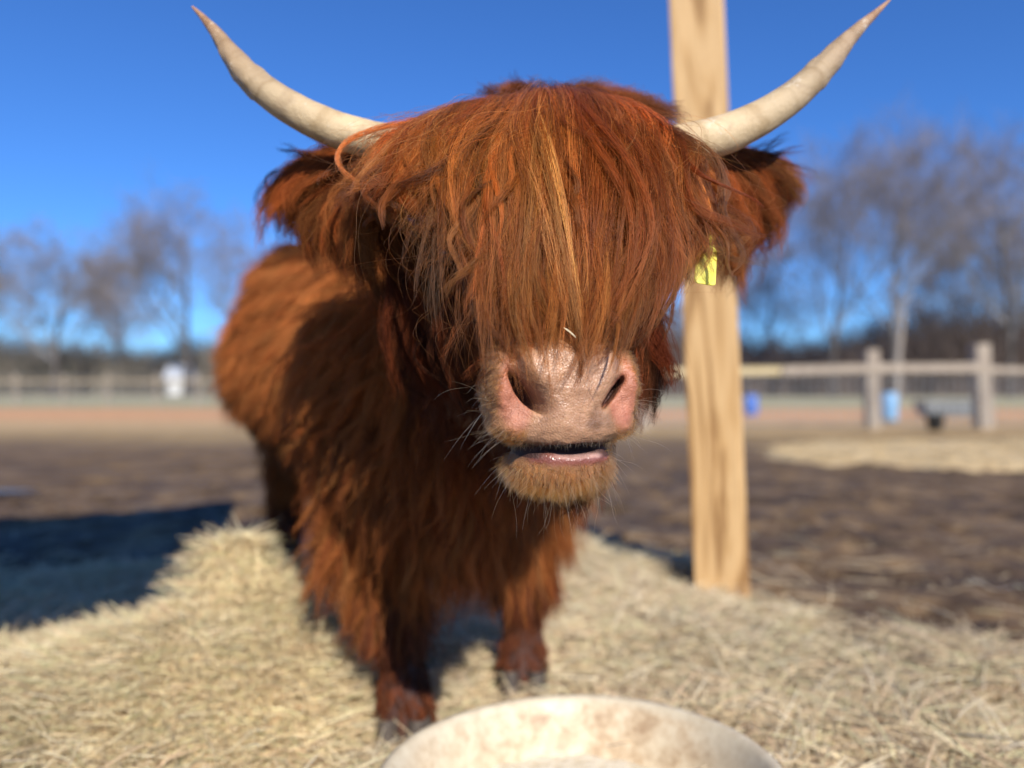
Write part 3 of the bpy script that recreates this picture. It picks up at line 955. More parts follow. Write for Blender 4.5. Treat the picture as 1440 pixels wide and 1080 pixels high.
# ================================================================== HAIR
m_hair = hair_mat('red_hair', .26, .40, ior=1.38, dif=.5)
m_coat = blade_mat('coat_hair', .6, .12, .12)
m_fuzz = hair_mat('pale_fuzz', .35, .5)


def resample(poly, K):
    """poly (n,k,3) -> smooth (n,K,3) by Catmull-Rom on the index"""
    n, k = poly.shape[:2]
    t = np.linspace(0, k - 1, K); i = np.minimum(t.astype(int), k - 2); f = (t - i)[None, :, None]
    p = np.concatenate([2 * poly[:, :1] - poly[:, 1:2], poly, 2 * poly[:, -1:] - poly[:, -2:-1]], 1)
    p0, p1, p2, p3 = p[:, i], p[:, i + 1], p[:, i + 2], p[:, i + 3]
    return .5 * (2 * p1 + (p2 - p0) * f + (2 * p0 - 5 * p1 + 4 * p2 - p3) * f ** 2 + (3 * p1 - p0 - 3 * p2 + p3) * f ** 3)


def kids(guides, per, R0, R1, r, frizz=.004, lencut=.35, shape=1.0, waves=2.0):
    """children round each guide: guides (n,K,3); R0 root radius, R1 tip radius"""
    n, K = guides.shape[:2]
    g = np.repeat(guides, per, 0)
    N_ = n * per
    R0 = np.repeat(np.broadcast_to(R0, n), per); R1 = np.repeat(np.broadcast_to(R1, n), per)
    # cut each child to its own length, by re-sampling the guide up to tmax
    tm = 1 - lencut * r.rand(N_) ** 1.5
    t = np.linspace(0, 1, K)[None] * tm[:, None] * (K - 1)
    i = np.minimum(t.astype(int), K - 2); f = (t - i)[..., None]
    ar = np.arange(N_)[:, None]
    g = g[ar, i] * (1 - f) + g[ar, i + 1] * f
    tt = (t / (K - 1))
    o = r.randn(N_, 3); o /= np.linalg.norm(o, axis=1)[:, None]; o *= (r.rand(N_) ** .5)[:, None]
    prof_ = R0[:, None] * (1 - tt) ** shape + R1[:, None] * tt
    g = g + o[:, None, :] * prof_[..., None]
    amp = frizz * np.repeat(.4 + 1.2 * r.rand(n), per)
    for w in range(2):
        ph = r.rand(N_, 1, 3) * 6.28; fr = (waves * (w + 1)) * (.6 + .8 * r.rand(N_, 1, 1))
        g = g + (amp[:, None, None] / (w + 1)) * np.sin(tt[..., None] * fr * 6.28 + ph) * (tt[..., None] ** .8)
    return g


def tints(n, per, base, r, spread=.22, each=.10):
    cl_ = np.exp(r.randn(n, 1) * spread)
    hue = r.randn(n, 1) * .10
    c = np.array(base)[None] if np.ndim(base) == 1 else base
    c = c * cl_ * np.concatenate([1 + 0 * hue, 1 + hue, 1 + 1.5 * hue], 1)
    c = np.repeat(c, per, 0)
    c = c * np.exp(r.randn(len(c), 1) * each)
    return np.clip(c, .003, .9)


def interp_guides(keys, s):
    """keys (m,k,3) laid out at 0..m-1; s positions -> (n,k,3), smooth"""
    m = len(keys)
    kk = np.array(keys)
    p = np.concatenate([2 * kk[:1] - kk[1:2], kk, 2 * kk[-1:] - kk[-2:-1]], 0)
    i = np.clip(s.astype(int), 0, m - 2); f = (s - i)[:, None, None]
    p0, p1, p2, p3 = p[i], p[i + 1], p[i + 2], p[i + 3]
    return .5 * (2 * p1 + (p2 - p0) * f + (2 * p0 - 5 * p1 + 4 * p2 - p3) * f ** 2 + (3 * p1 - p0 - 3 * p2 + p3) * f ** 3)


def mop(keys, n, per, r, K=22, depth=.05, wob=10, centre=(765, 330), shrink=.07, t0max=.5, R0=.010, R1=.004, frizz=.004,
        base=(.36, .13, .04), radius=.00016, golden=None, tipvar=(.78, 1.06), spread=.28, stray=.06, lencut=.35, bunch=11, lift=.02, tipbias=1.0, early=0.0):
    """hair that hangs over a shape; keys in (px, py, distance)"""
    m = len(keys)
    nb = max(6, n // bunch)
    big = r.randint(0, nb, n)
    sB = r.rand(nb) * (m - 1); LB = r.rand(nb) ** 1.2; tB = tipvar[0] + (tipvar[1] - tipvar[0]) * r.rand(nb) ** tipbias
    wide = (.22 + .40 * r.rand(nb))[big]
    s = np.clip(sB[big] + r.randn(n) * wide * .55, 0, m - 1)
    g = resample(interp_guides(keys, s), K)                  # (n,k,3) in px,py,D
    gB = resample(interp_guides(keys, sB), K)[big]
    L = np.clip(LB[big] + .18 * r.randn(n), 0, 1)            # 0 outer layer, 1 inner
    conv = (.35 + .62 * r.rand(nb))[big][:, None]
    tt = np.linspace(0, 1, K)[None]
    pull = (conv * tt ** 1.3)[..., None]
    g = g * (1 - pull) + gB * pull
    g[..., 2] += (L * depth)[:, None] - (lift * tt * (1 - .5 * tt) * (r.rand(nb) ** 2)[big][:, None])
    g[..., 0] = centre[0] + (g[..., 0] - centre[0]) * (1 - shrink * L)[:, None]
    g[..., 1] += (L * 8)[:, None]
    # start and end along the path
    t0 = L * t0max * r.rand(n) + early * r.rand(n)
    t1 = np.maximum(tB[big] * r.uniform(.86, 1.06, n), t0 + .3)
    t = (t0[:, None] + (t1 - t0)[:, None] * np.linspace(0, 1, K)[None]) * (K - 1)
    i = np.clip(t.astype(int), 0, K - 2); f = (t - i)[..., None]
    ar = np.arange(n)[:, None]
    g = g[ar, i] * (1 - f) + g[ar, i + 1] * f
    # each bunch and each lock drifts its own way
    def drift(cnt, amp, f0):
        dx = np.zeros((cnt, K)); dd = np.zeros((cnt, K))
        for w in range(3):
            ph = r.rand(cnt, 1) * 6.28; fr = f0 * (.35 + .9 * r.rand(cnt, 1) * (w + 1))
            a_ = (amp * r.randn(cnt) / (w + 1))[:, None]
            dx += a_ * (np.sin(tt * fr * 6.28 + ph) - np.sin(ph)) * tt ** .7
            dd += .00045 * np.abs(a_) * np.sin(tt * fr * 5 + ph * 2) * tt
        return dx, dd
    bx_, bd_ = drift(nb, wob * 1.25, .8)
    sx_, sd_ = drift(n, wob * .5 * np.where(r.rand(n) < stray, 3.5, 1.0), 1.1)
    g[..., 0] += bx_[big] + sx_
    g[..., 2] += bd_[big] + sd_
    hueB = np.exp(r.randn(nb, 1) * .34) * (1 + r.randn(nb, 1) * np.array((0, .12, .18))[None])
    W3 = np.stack([(g[..., 0] - 720) / F * g[..., 2], g[..., 2], CAMZ - (g[..., 1] - HY) / F * g[..., 2]], -1)
    size = np.exp(r.randn(n) * .35)
    ch = kids(W3, per, R0 * size, R1 * size * (.3 + 1.2 * r.rand(n)), r, frizz, lencut)
    bc = np.tile(np.array(base), (n, 1))
    if golden is not None:
        gm_ = golden(g[:, K // 3, 0], L, r)
        bc = bc * (1 - gm_[:, None]) + np.array((.38, .115, .020)) * gm_[:, None]
    bc = bc * (1 - .62 * L[:, None]) * hueB[big]  # inner locks tinted darker: the shade of the gaps is painted in
    c = tints(n, per, bc, r, spread)
    kk = ch.shape[1]
    rp = radius * (.7 + .6 * r.rand(len(ch)))[:, None] * np.interp(np.linspace(0, 1, kk), [0, .1, .75, 1], [.8, 1, .9, .25])[None]
    return ch, rp, c


FK = [
    [(650, 180, 1.12), (596, 178, 1.05), (556, 198, .99), (530, 244, .96), (530, 288, .96), (543, 325, .965)],
    [(680, 164, 1.12), (632, 160, 1.03), (590, 188, .96), (568, 240, .92), (572, 274, .91), (590, 300, .91)],
    [(708, 154, 1.12), (670, 148, 1.03), (636, 184, .94), (616, 247, .895), (622, 305, .88), (646, 360, .875)],
    [(735, 148, 1.12), (708, 143, 1.02), (684, 184, .93), (666, 264, .88), (668, 372, .86), (700, 500, .842)],
    [(752, 144, 1.12), (738, 138, 1.02), (722, 183, .92), (712, 272, .87), (710, 385, .846), (732, 508, .810)],
    [(765, 142, 1.12), (768, 134, 1.02), (768, 182, .915), (762, 282, .865), (758, 398, .838), (776, 516, .794)],
    [(780, 142, 1.12), (800, 134, 1.02), (812, 182, .92), (820, 282, .87), (818, 385, .842), (808, 488, .798)],
    [(795, 144, 1.12), (832, 140, 1.02), (858, 187, .93), (872, 282, .88), (872, 385, .855), (844, 490, .815)],
    [(812, 148, 1.12), (866, 150, 1.03), (900, 194, .94), (922, 290, .895), (922, 390, .875), (878, 492, .862)],
    [(830, 156, 1.12), (903, 166, 1.04), (943, 210, .96), (966, 285, .92), (970, 350, .91), (940, 392, .91)],
    [(845, 168, 1.12), (926, 186, 1.06), (964, 230, 1.0), (986, 288, .97), (992, 330, .96), (984, 362, .96)],
]
HB = (.190, .053, .0125)
r = R(101)
def gold(xpx, L, r):
    return np.clip(np.exp(-((xpx - 778) / 17) ** 2) * .85 * (r.rand(len(xpx)) < .5) + .40 * (r.rand(len(xpx)) < .10), 0, 1) * (1 - L)
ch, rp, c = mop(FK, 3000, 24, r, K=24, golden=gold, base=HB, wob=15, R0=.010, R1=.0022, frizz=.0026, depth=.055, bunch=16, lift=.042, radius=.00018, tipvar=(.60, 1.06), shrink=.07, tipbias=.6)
cowpart('forelock', curves('forelock', ch, rp, c), m_hair)

# separate pointed locks that lie over the rest
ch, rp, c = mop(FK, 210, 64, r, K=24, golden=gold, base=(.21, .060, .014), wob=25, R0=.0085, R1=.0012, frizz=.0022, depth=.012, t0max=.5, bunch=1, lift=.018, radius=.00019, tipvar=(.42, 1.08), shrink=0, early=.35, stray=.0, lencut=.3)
cowpart('loose_lock', curves('loose_lock', ch, rp, c), m_hair)

# fine stray hairs over the forelock
ch, rp, c = mop(FK, 1400, 2, r, K=22, golden=gold, base=(.26, .080, .016), wob=24, R0=.006, R1=.010, frizz=.007, depth=.012, t0max=.9, radius=.00013, stray=.3, tipvar=(.5, 1.08))
cowpart('stray_hair', curves('stray_hair', ch, rp, c), m_hair)

# tuft standing up behind the poll
TK = [[(720, 165, 1.16), (712, 135, 1.14), (700, 122, 1.14), (684, 126, 1.14)], [(775, 160, 1.16), (782, 126, 1.14), (795, 112, 1.14), (814, 104, 1.14)],
      [(830, 165, 1.16), (852, 136, 1.14), (872, 130, 1.14), (896, 140, 1.14)], [(890, 185, 1.16), (910, 160, 1.16), (930, 160, 1.16), (950, 178, 1.16)]]
ch, rp, c = mop(TK, 260, 14, r, K=12, base=HB, wob=10, R0=.012, R1=.006, frizz=.006, depth=.04, t0max=.1, centre=(760, 200), shrink=0, stray=.2)
cowpart('poll_tuft', curves('poll_tuft', ch, rp, c), m_hair)

LK = [
    [(540, 212, 1.12), (470, 208, 1.15), (420, 228, 1.18), (390, 262, 1.20), (384, 300, 1.20)],
    [(540, 218, 1.11), (478, 218, 1.13), (438, 245, 1.14), (420, 295, 1.15), (424, 345, 1.15)],
    [(540, 226, 1.09), (492, 230, 1.10), (465, 268, 1.10), (456, 318, 1.10), (464, 368, 1.10)],
    [(545, 232, 1.07), (512, 238, 1.06), (496, 280, 1.05), (492, 330, 1.05), (502, 392, 1.05)],
    [(552, 236, 1.04), (532, 248, 1.02), (522, 300, 1.01), (526, 360, 1.01), (548, 430, 1.02)],
]
RK = [
    [(965, 212, 1.10), (1040, 212, 1.14), (1084, 222, 1.20), (1108, 250, 1.24), (1106, 290, 1.24)],
    [(968, 218, 1.09), (1030, 222, 1.12), (1066, 243, 1.14), (1088, 282, 1.15), (1086, 318, 1.15)],
    [(970, 226, 1.08), (1016, 233, 1.09), (1042, 268, 1.10), (1055, 315, 1.10), (1050, 358, 1.10)],
    [(972, 230, 1.06), (1002, 243, 1.06), (1020, 288, 1.06), (1030, 340, 1.06), (1026, 396, 1.07)],
    [(974, 236, 1.04), (990, 250, 1.02), (1006, 290, 1.06), (1012, 320, 1.07), (1012, 345, 1.08)],
]
for keys, cx in ((LK, 480), (RK, 1030)):
    ch, rp, c = mop(keys, 760, 20, r, K=18, base=(.25, .075, .019), wob=9, R0=.011, R1=.003, frizz=.004, depth=.05, t0max=.6, centre=(cx, 280), shrink=0, tipvar=(.72, 1.15), stray=.12, bunch=9)
    cowpart('ear_hair', curves('ear_hair', ch, rp, c), m_coat)

# long locks beside the left cheek, in front of the neck
NK = [
    [(545, 300, 1.06), (548, 360, 1.04), (556, 430, 1.03), (568, 500, 1.03), (585, 560, 1.04), (598, 620, 1.05)],
    [(565, 300, 1.05), (566, 350, 1.03), (575, 410, 1.02), (590, 470, 1.01), (604, 530, 1.01), (622, 600, 1.02)],
    [(600, 320, 1.05), (598, 370, 1.04), (605, 420, 1.03), (618, 470, 1.01), (630, 530, 1.0), (650, 600, 1.0)],
]
ch, rp, c = mop(NK, 90, 18, r, K=18, base=(.14, .029, .007), wob=10, R0=.010, R1=.002, frizz=.003, depth=.06, t0max=.4, centre=(590, 400), shrink=0, tipvar=(.5, 1.05), stray=.1)
cowpart('neck_hair', curves('neck_hair', ch, rp, c), m_coat)

CKL = [[(628, 395, 1.0), (618, 440, .975), (622, 500, .965), (640, 560, .965), (655, 600, .97)],
       [(650, 400, .95), (645, 440, .93), (652, 500, .92), (668, 555, .92), (690, 600, .92)],
       [(672, 400, .92), (672, 440, .90), (676, 490, .895), (684, 530, .895), (696, 565, .90)]]
CKR = [[(880, 400, .92), (886, 440, .905), (890, 490, .90), (893, 535, .90), (890, 575, .90)],
       [(900, 400, .94), (908, 440, .93), (912, 490, .92), (912, 540, .92), (902, 590, .92)],
       [(910, 405, 1.0), (920, 450, .97), (926, 500, .96), (924, 545, .955), (912, 590, .95)]]
for keys, cx, cn in ((CKL, 700, 130), (CKR, 860, 240)):
    ch, rp, c = mop(keys, cn, 18, r, K=14, base=(.12, .034, .011), wob=7, R0=.009, R1=.003, frizz=.002, depth=.03, t0max=.5, centre=(cx, 400), shrink=.05, tipvar=(.55, 1.0), stray=.1, lift=.006)
    cowpart('cheek_hair', curves('cheek_hair', ch, rp, c), m_coat)

# ---- coat: locks sampled over the body
tri = np.concatenate([CF[:, [0, 1, 2]], CF[:, [0, 2, 3]]])
A_, B_, C_ = CV[tri[:, 0]], CV[tri[:, 1]], CV[tri[:, 2]]
nrm = np.cross(B_ - A_, C_ - A_); area = np.linalg.norm(nrm, axis=1) / 2; nrm /= (2 * area[:, None] + 1e-12)
cen = (A_ + B_ + C_) / 3


def sample(mask, n, r):
    w = area * mask; w = w / w.sum()
    k = r.choice(len(w), n, p=w)
    a_, b_ = r.rand(n), r.rand(n); fl = a_ + b_ > 1; a_[fl] = 1 - a_[fl]; b_[fl] = 1 - b_[fl]
    p = A_[k] + (B_[k] - A_[k]) * a_[:, None] + (C_[k] - A_[k]) * b_[:, None]
    return p, nrm[k]


def norm(v): return v / (np.linalg.norm(v, axis=-1, keepdims=True) + 1e-9)


def grow(p, n_, flow, L, lift, droop, r, K=9, jit=.25, wave=.15):
    """locks from the skin: along the flow, lifted off the skin, then drooping"""
    f = flow - n_ * (flow * n_).sum(1)[:, None]
    f = norm(f + 1e-5)
    d = norm(f + lift[:, None] * n_ + jit * r.randn(len(p), 3))
    t = np.linspace(0, 1, K)[None, :, None]
    g = np.array((0, 0, -1.0))[None, None]
    side = norm(np.cross(n_, f)) * (r.randn(len(p)) * wave)[:, None]
    q = (p - n_ * .003)[:, None, :] + L[:, None, None] * (t * d[:, None] + droop * t ** 2 * g + side[:, None] * np.sin(t * 5 + 1) * t)
    return q


back = norm(np.array((-.49, .87, 0.0)))
onbody = (cen[:, 1] > 1.30) & (cen[:, 2] > .33)
legs = (cen[:, 2] <= .36) & (cen[:, 1] > 1.4) & (cen[:, 2] > .07)
camside = ((cen - np.array((0, 0, CAMZ))) * nrm).sum(1) < .35          # what can be seen from the front, and a margin
r = R(202)
p, n_ = sample(onbody * camside * np.where(cen[:, 1] < 2.2, 1.0, .8), 8200, r)
under = sstep(.72, .5, p[:, 2])
fl = back[None] * .8 + np.array((0, 0, -1.0))[None] * (0.9 + .8 * under[:, None])
top = sstep(.4, .9, n_[:, 2])
L = (.075 + .06 * r.rand(len(p))) * (1 + .35 * under) * (1 - .35 * sstep(.50, .42, p[:, 2])) * (1 - .4 * ((p[:, 1] > 1.95) & (p[:, 2] < .75)))
g = grow(p, n_, fl, L, .28 + .1 * r.rand(len(p)), .28, r, K=8)
per = 13
ch = kids(g, per, .017, .004, r, .005, .4)
lat = np.clip(sstep(.6, 1.1, p[:, 2]), 0, 1)  # coat tint lightens with height, painting in the sunlit upper body
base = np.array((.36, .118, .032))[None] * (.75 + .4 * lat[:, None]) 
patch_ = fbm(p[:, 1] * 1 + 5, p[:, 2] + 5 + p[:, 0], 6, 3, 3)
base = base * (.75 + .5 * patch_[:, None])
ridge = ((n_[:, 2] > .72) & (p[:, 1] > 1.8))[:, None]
base = np.where(ridge, base * .30, base)  # dark back hair, with the shaded ridge painted into its tint
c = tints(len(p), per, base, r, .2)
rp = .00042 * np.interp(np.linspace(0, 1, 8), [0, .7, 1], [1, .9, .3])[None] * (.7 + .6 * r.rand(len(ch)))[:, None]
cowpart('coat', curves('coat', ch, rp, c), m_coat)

# feathering and leg hair
p, n_ = sample(legs * 1.0, 2200, r)
L = .022 + .02 * r.rand(len(p)) + .075 * sstep(.18, .34, p[:, 2])
g = grow(p, n_, np.tile(np.array((0, 0, -1.0)), (len(p), 1)), L, .25 + .1 * r.rand(len(p)), .2, r, K=6)
ch = kids(g, 12, .012, .004, r, .003, .4)
c = tints(len(p), 12, (.15, .045, .018), r, .25)
rp = .0004 * np.interp(np.linspace(0, 1, 6), [0, .7, 1], [1, .9, .3])[None] * np.ones((len(ch), 1))
cowpart('leg_hair', curves('leg_hair', ch, rp, c), m_coat)

# long hair hanging from brisket, forearms and elbows
sel = (cen[:, 1] < 2.0) & (cen[:, 1] > 1.25) & (cen[:, 2] > .50) & (cen[:, 2] < .80)
p, n_ = sample(sel * 1.0, 1500, r)
L = .07 + .07 * r.rand(len(p))
g = grow(p, n_, np.tile(np.array((0, .1, -1.0)), (len(p), 1)), L, .22 + .1 * r.rand(len(p)), .45, r, K=10, jit=.18)
ch = kids(g, 16, .016, .003, r, .006, .4)
c = tints(len(p), 16, (.20, .060, .018), r, .22)
rp = .0004 * np.interp(np.linspace(0, 1, 10), [0, .7, 1], [1, .9, .3])[None] * np.ones((len(ch), 1))
cowpart('brisket_hair', curves('brisket_hair', ch, rp, c), m_coat)

# ---- short hair of the face
def face_loc(q): return (q - MO) @ MM.T
fc = face_loc(cen)
rr_m = np.sqrt((fc[:, 0] / 1.0) ** 2 + ((fc[:, 1] + .005) / 1.1) ** 2)
head = (cen[:, 1] < 1.32) & (cen[:, 2] > .62)
naked = (fc[:, 2] > -.075) & (rr_m < .082) & (fc[:, 1] > -.045)
headm = head & ~((fc[:, 2] > -.085) & (rr_m < .100))
p, n_ = sample(headm * 1.0, 5200, r)
fl = np.tile(np.array((0.0, -.2, -1.0)), (len(p), 1)) + (p - P(770, 330, 1.05)) * np.array((2.0, 0, 0))
L = .016 + .022 * r.rand(len(p))
far_ = sstep(1.02, 1.2, p[:, 1])
L = L * (1 + 1.3 * far_)
jaw = sstep(.72, .66, p[:, 2]) * sstep(1.1, .95, p[:, 1])
L = L * (1 + .5 * jaw)
g = grow(p, n_, fl, L, .30 + .15 * r.rand(len(p)), .15, r, K=7)
ch = kids(g, 14, .0075, .003, r, .0016, .4)
c = tints(len(p), 14, (.115, .033, .011), r, .2)
rp = .00017 * np.interp(np.linspace(0, 1, 7), [0, .7, 1], [1, .9, .3])[None] * np.ones((len(ch), 1))
cowpart('face_hair', curves('face_hair', ch, rp, c), m_coat)

# golden fuzz round the muzzle and on the chin
ringm = head & (fc[:, 2] > -.10) & (rr_m < .125) & ((rr_m > .079) | (fc[:, 1] < -.061) | ((np.abs(fc[:, 0]) > .050) & (fc[:, 1] < -.022)))
p, n_ = sample(ringm * 1.0, 5200, r)
ll = face_loc(p)
rad_ = norm(np.stack([ll[:, 0], ll[:, 1] + .02, 0 * ll[:, 0]], -1)) @ MM
chin = sstep(-.058, -.075, ll[:, 1])
fl = rad_ * .7 + np.array((0, 0, -1.0)) * (.45 + .5 * chin[:, None])
L = .007 + .006 * r.rand(len(p)) + chin * (.005 + .012 * r.rand(len(p)))
g = grow(p, n_, fl, L, .45 + .3 * r.rand(len(p)), .12, r, K=6, jit=.22)
ch = kids(g, 7, .0035, .0022, r, .0006, .4)
rrp = np.sqrt(ll[:, 0] ** 2 + (ll[:, 1] / 1.1) ** 2)
fade = sstep(.085, .115, rrp)[:, None] * (1 - .5 * chin[:, None])
base = np.array((.29, .090, .021))[None] * (1 - fade) + np.array((.13, .03, .008))[None] * fade
c = tints(len(p), 7, base, r, .22)
rp = .00011 * np.interp(np.linspace(0, 1, 6), [0, .7, 1], [1, .9, .3])[None] * np.ones((len(ch), 1))
cowpart('muzzle_fuzz', curves('muzzle_fuzz', ch, rp, c), m_fuzz)

# whiskers
wm = head & (fc[:, 2] > -.09) & ((np.abs(fc[:, 0]) > .062) & (fc[:, 1] < .02) | (fc[:, 1] < -.062)) & (rr_m < .115)
p, n_ = sample(wm * 1.0, 170, r)
ll = face_loc(p)
rad_ = norm(np.stack([ll[:, 0], ll[:, 1] + .01, 0 * ll[:, 0]], -1)) @ MM
fl = rad_ + np.array((0, 0, -.35))
L = .018 + .05 * r.rand(len(p)) ** 1.5
g = grow(p, n_, fl, L, .55 + .6 * r.rand(len(p)), .25, r, K=9, jit=.35, wave=.10)
c = tints(len(p), 1, (.52, .32, .16), r, .25)
rp = .00013 * np.interp(np.linspace(0, 1, 9), [0, .6, 1], [1, .8, .2])[None] * np.ones((len(g), 1))
cowpart('whisker', curves('whisker', g, rp, c), m_fuzz, kind='stuff')

# short pale bristles along the upper lip
um = head & (fc[:, 2] > -.06) & (np.abs(fc[:, 0]) < .060) & (fc[:, 1] < -.030) & (fc[:, 1] > -.046)
p, n_ = sample(um * 1.0, 420, r)
L = .003 + .007 * r.rand(len(p))
g = grow(p, n_, np.tile(np.array((0, 0, -1.0)), (len(p), 1)), L, .9 + .4 * r.rand(len(p)), .2, r, K=5, jit=.3)
c = tints(len(p), 1, (.55, .34, .16), r, .2)
cowpart('lip_bristle', curves('lip_bristle', g, .00012 * np.interp(np.linspace(0, 1, 5), [0, .6, 1], [1, .8, .2])[None] * np.ones((len(g), 1)), c), m_fuzz, kind='stuff')

# a snapped stalk of hay caught in the hair above the nose
V, Fq = tube([P(793, 461, .806), P(799, 465, .803), (P(805, 470, .803)), P(810, 475, .806)], (.0007, .0009, .0009, .0005), 6)
link('hay_stalk', mesh_np('hay_stalk', V, Fq), simple('pale_stalk', (.72, .62, .42), .7), label='tiny pale stalk of hay caught in the hair just above the nose', cat='hay stalk')

# ================================================================== BACKGROUND
m_bark = simple('bark', (.07, .06, .055), .9, .1, (4, (.12, .105, .095)), .3, (1, 1, .3))
m_twig = blade_mat('twigs', .8, .0)


def bare_tree(seed, H, spreadf=1.0, trunkr=.3, nl=(12, 8, 6, 5), fork=.20):
    r = R(seed)
    segs = []           # polyline (5 pts), r0, r1
    K = 6
    def line(p, d, L, r0, r1, gn, up):
        pts = [p]
        for i in range(K - 1):
            d = norm(d + gn * r.randn(3) + np.array((0, 0, up)))
            pts.append(pts[-1] + d * L / (K - 1))
        return np.array(pts), r0, r1
    trunk = line(np.zeros(3), np.array((0, 0, 1.0)), H * .92, trunkr, .04, .035, .02)
    level = [(trunk, 1.0)]
    allc = []
    for lv, cnt in enumerate(nl):
        nxt = []
        for (pl, r0, r1), sc in level:
            Lp = np.linalg.norm(pl[-1] - pl[0])
            for j in range(cnt):
                t = (fork + (1 - fork) * (j + r.rand()) / cnt) if lv == 0 else (.25 + .75 * (j + r.rand()) / cnt)
                u = t * (K - 1); i = min(int(u), K - 2); f = u - i
                p = pl[i] * (1 - f) + pl[i + 1] * f
                dr = norm(pl[i + 1] - pl[i])
                rv = r.randn(3); rv -= dr * rv.dot(dr); rv = norm(rv)
                ang_ = r.uniform(.45, 1.0) * (1.0 if lv else 1.0) * spreadf
                d = norm(dr * math.cos(ang_) + rv * math.sin(ang_))
                base_r = (r0 + (r1 - r0) * t)
                L = (H * .55 * (1.12 - .72 * t) if lv == 0 else Lp * r.uniform(.42, .72)) * r.uniform(.8, 1.15)
                cr = max(base_r * .55, .013)
                nxt.append((line(p, d, L, cr, max(cr * .3, .008), .10, .07), sc))
        allc += [q for q, _ in nxt]
        level = nxt
    V, Fq = tube(resample(trunk[0][None], 14)[0], np.linspace(trunkr, .05, 14) * np.concatenate([[1.35, 1.1], np.ones(12)]), 10)
    tm = mesh_np('trunk', V, Fq)
    pts = np.array([q[0] for q in allc]); r0 = np.array([q[1] for q in allc]); r1 = np.array([q[2] for q in allc])
    rp = r0[:, None] + (r1 - r0)[:, None] * np.linspace(0, 1, K)[None]
    col = np.array((.185, .183, .19))[None] * np.exp(r.randn(len(pts), 1) * .2)
    fine = (r0 < .02)[:, None]
    col = np.where(fine, col * np.array((1.15, 1.0, .95)), col)
    return tm, curves('crown', pts, rp, col)


TREES = [bare_tree(1, 15, 1.25, .26), bare_tree(2, 16.5, .9, .24), bare_tree(5, 11, 1.1, .2)]
for tm, cm in TREES:
    tm.materials.append(m_bark); cm.materials.append(m_twig)


def tree(px_, top, D, var, label, group, rz=0.0, base_y=None):
    H0 = (15, 16.5, 11)[var]
    hgt = CAMZ + (HY - top) / F * D
    s = hgt / (H0 * 1.17)
    t = empty('bare_tree', ((px_ - 720) / F * D, D, -.1), (0, 0, rz), label=label, cat='tree', group=group)
    t.scale = (s * (1.25 if var == 0 else 1.05), s * (1.25 if var == 0 else 1.05), s)
    for nm, dt in (('trunk', TREES[var][0]), ('crown', TREES[var][1])):
        o = bpy.data.objects.new(nm, dt); COL.objects.link(o); o.parent = t
        if nm == 'crown': o['kind'] = 'stuff'


GL = 'bare trees beyond the field on the left'; GR = 'bare trees beyond the rail fence on the right'
tree(75, 312, 55, 0, 'bare tree with a round crown, leftmost tree with its trunk in the picture', GL, 0.4)
tree(262, 268, 58, 0, 'broad tall bare tree behind the white hut, biggest of the left ones', GL, 2.1)
tree(-55, 320, 60, 2, 'bare tree whose crown only reaches in over the left edge of the picture', GL, 1.0)
tree(168, 352, 72, 2, 'smaller bare tree between the two big ones left of the cow', GL, 3.0)
tree(362, 340, 66, 1, 'narrow bare tree close beside the cow\'s back', GL, 4.2)
tree(440, 350, 70, 0, 'bare tree hidden mostly behind the cow\'s shoulder and ear', GL, 5.2)
tree(1172, 205, 50, 1, 'bare tree with a dark upright trunk nearest to the right of the post', GR, .3)
tree(1256, 178, 48, 1, 'tallest bare tree, standing between the two posts of the rail fence', GR, 2.0)
tree(1082, 330, 60, 2, 'low spreading bare tree right beside the wooden post', GR, 1.4)
tree(1345, 330, 62, 2, 'low bare tree behind the rail fence, between the tall ones on the right', GR, 3.4)
tree(1422, 196, 50, 1, 'tall bare tree at the right edge of the picture', GR, 4.6)
tree(1500, 260, 56, 0, 'bare tree whose branches only reach in over the right edge', GR, .9)
tree(960, 420, 75, 2, 'bare tree seen through the gap between cow and wooden post', GR, 2.9)

# trunk of the tallest tree, sunlight painted in as a paler bark
V, Fq = tube([P(1262, 512, 34) * np.array((1, 1, 0)), P(1262, 505, 34), P(1266, 470, 34), P(1270, 440, 34)], (.17, .15, .13, .1), 12)
V = V
link('pale_lit_trunk', mesh_np('pale_lit_trunk', V, Fq), simple('bark_painted_sunlit', (.24, .20, .17), .8, .2, (5, (.32, .28, .24)), .2),
     label='trunk of the tallest bare tree, painted pale as if sunlit, behind the rail fence', cat='tree trunk')

# brush
def brush(x0, x1, y0, y1, hfun, n, r, rad0, col):
    x = r.uniform(x0, x1, n); y = r.uniform(y0, y1, n)
    h = hfun(x, y) * r.uniform(.35, 1.0, n)
    d = np.stack([r.randn(n) * .35, r.randn(n) * .35, np.ones(n)], -1)
    t = np.linspace(0, 1, 5)[None, :, None]
    side = r.randn(n, 3) * .2; side[:, 2] = 0
    start = np.stack([x, y, h * 0 - .05 + h * .6 * r.rand(n) * (r.rand(n) < .6)], -1)
    pts = start[:, None] + h[:, None, None] * .8 * (t * d[:, None] + side[:, None] * t ** 2)
    rp = rad0 * np.exp(r.randn(n) * .3)[:, None] * np.array((1, .9, .7, .5, .25))[None]
    c = np.array(col)[r.randint(0, len(col), n)] * np.exp(r.randn(n, 1) * .2)
    return pts, rp, c


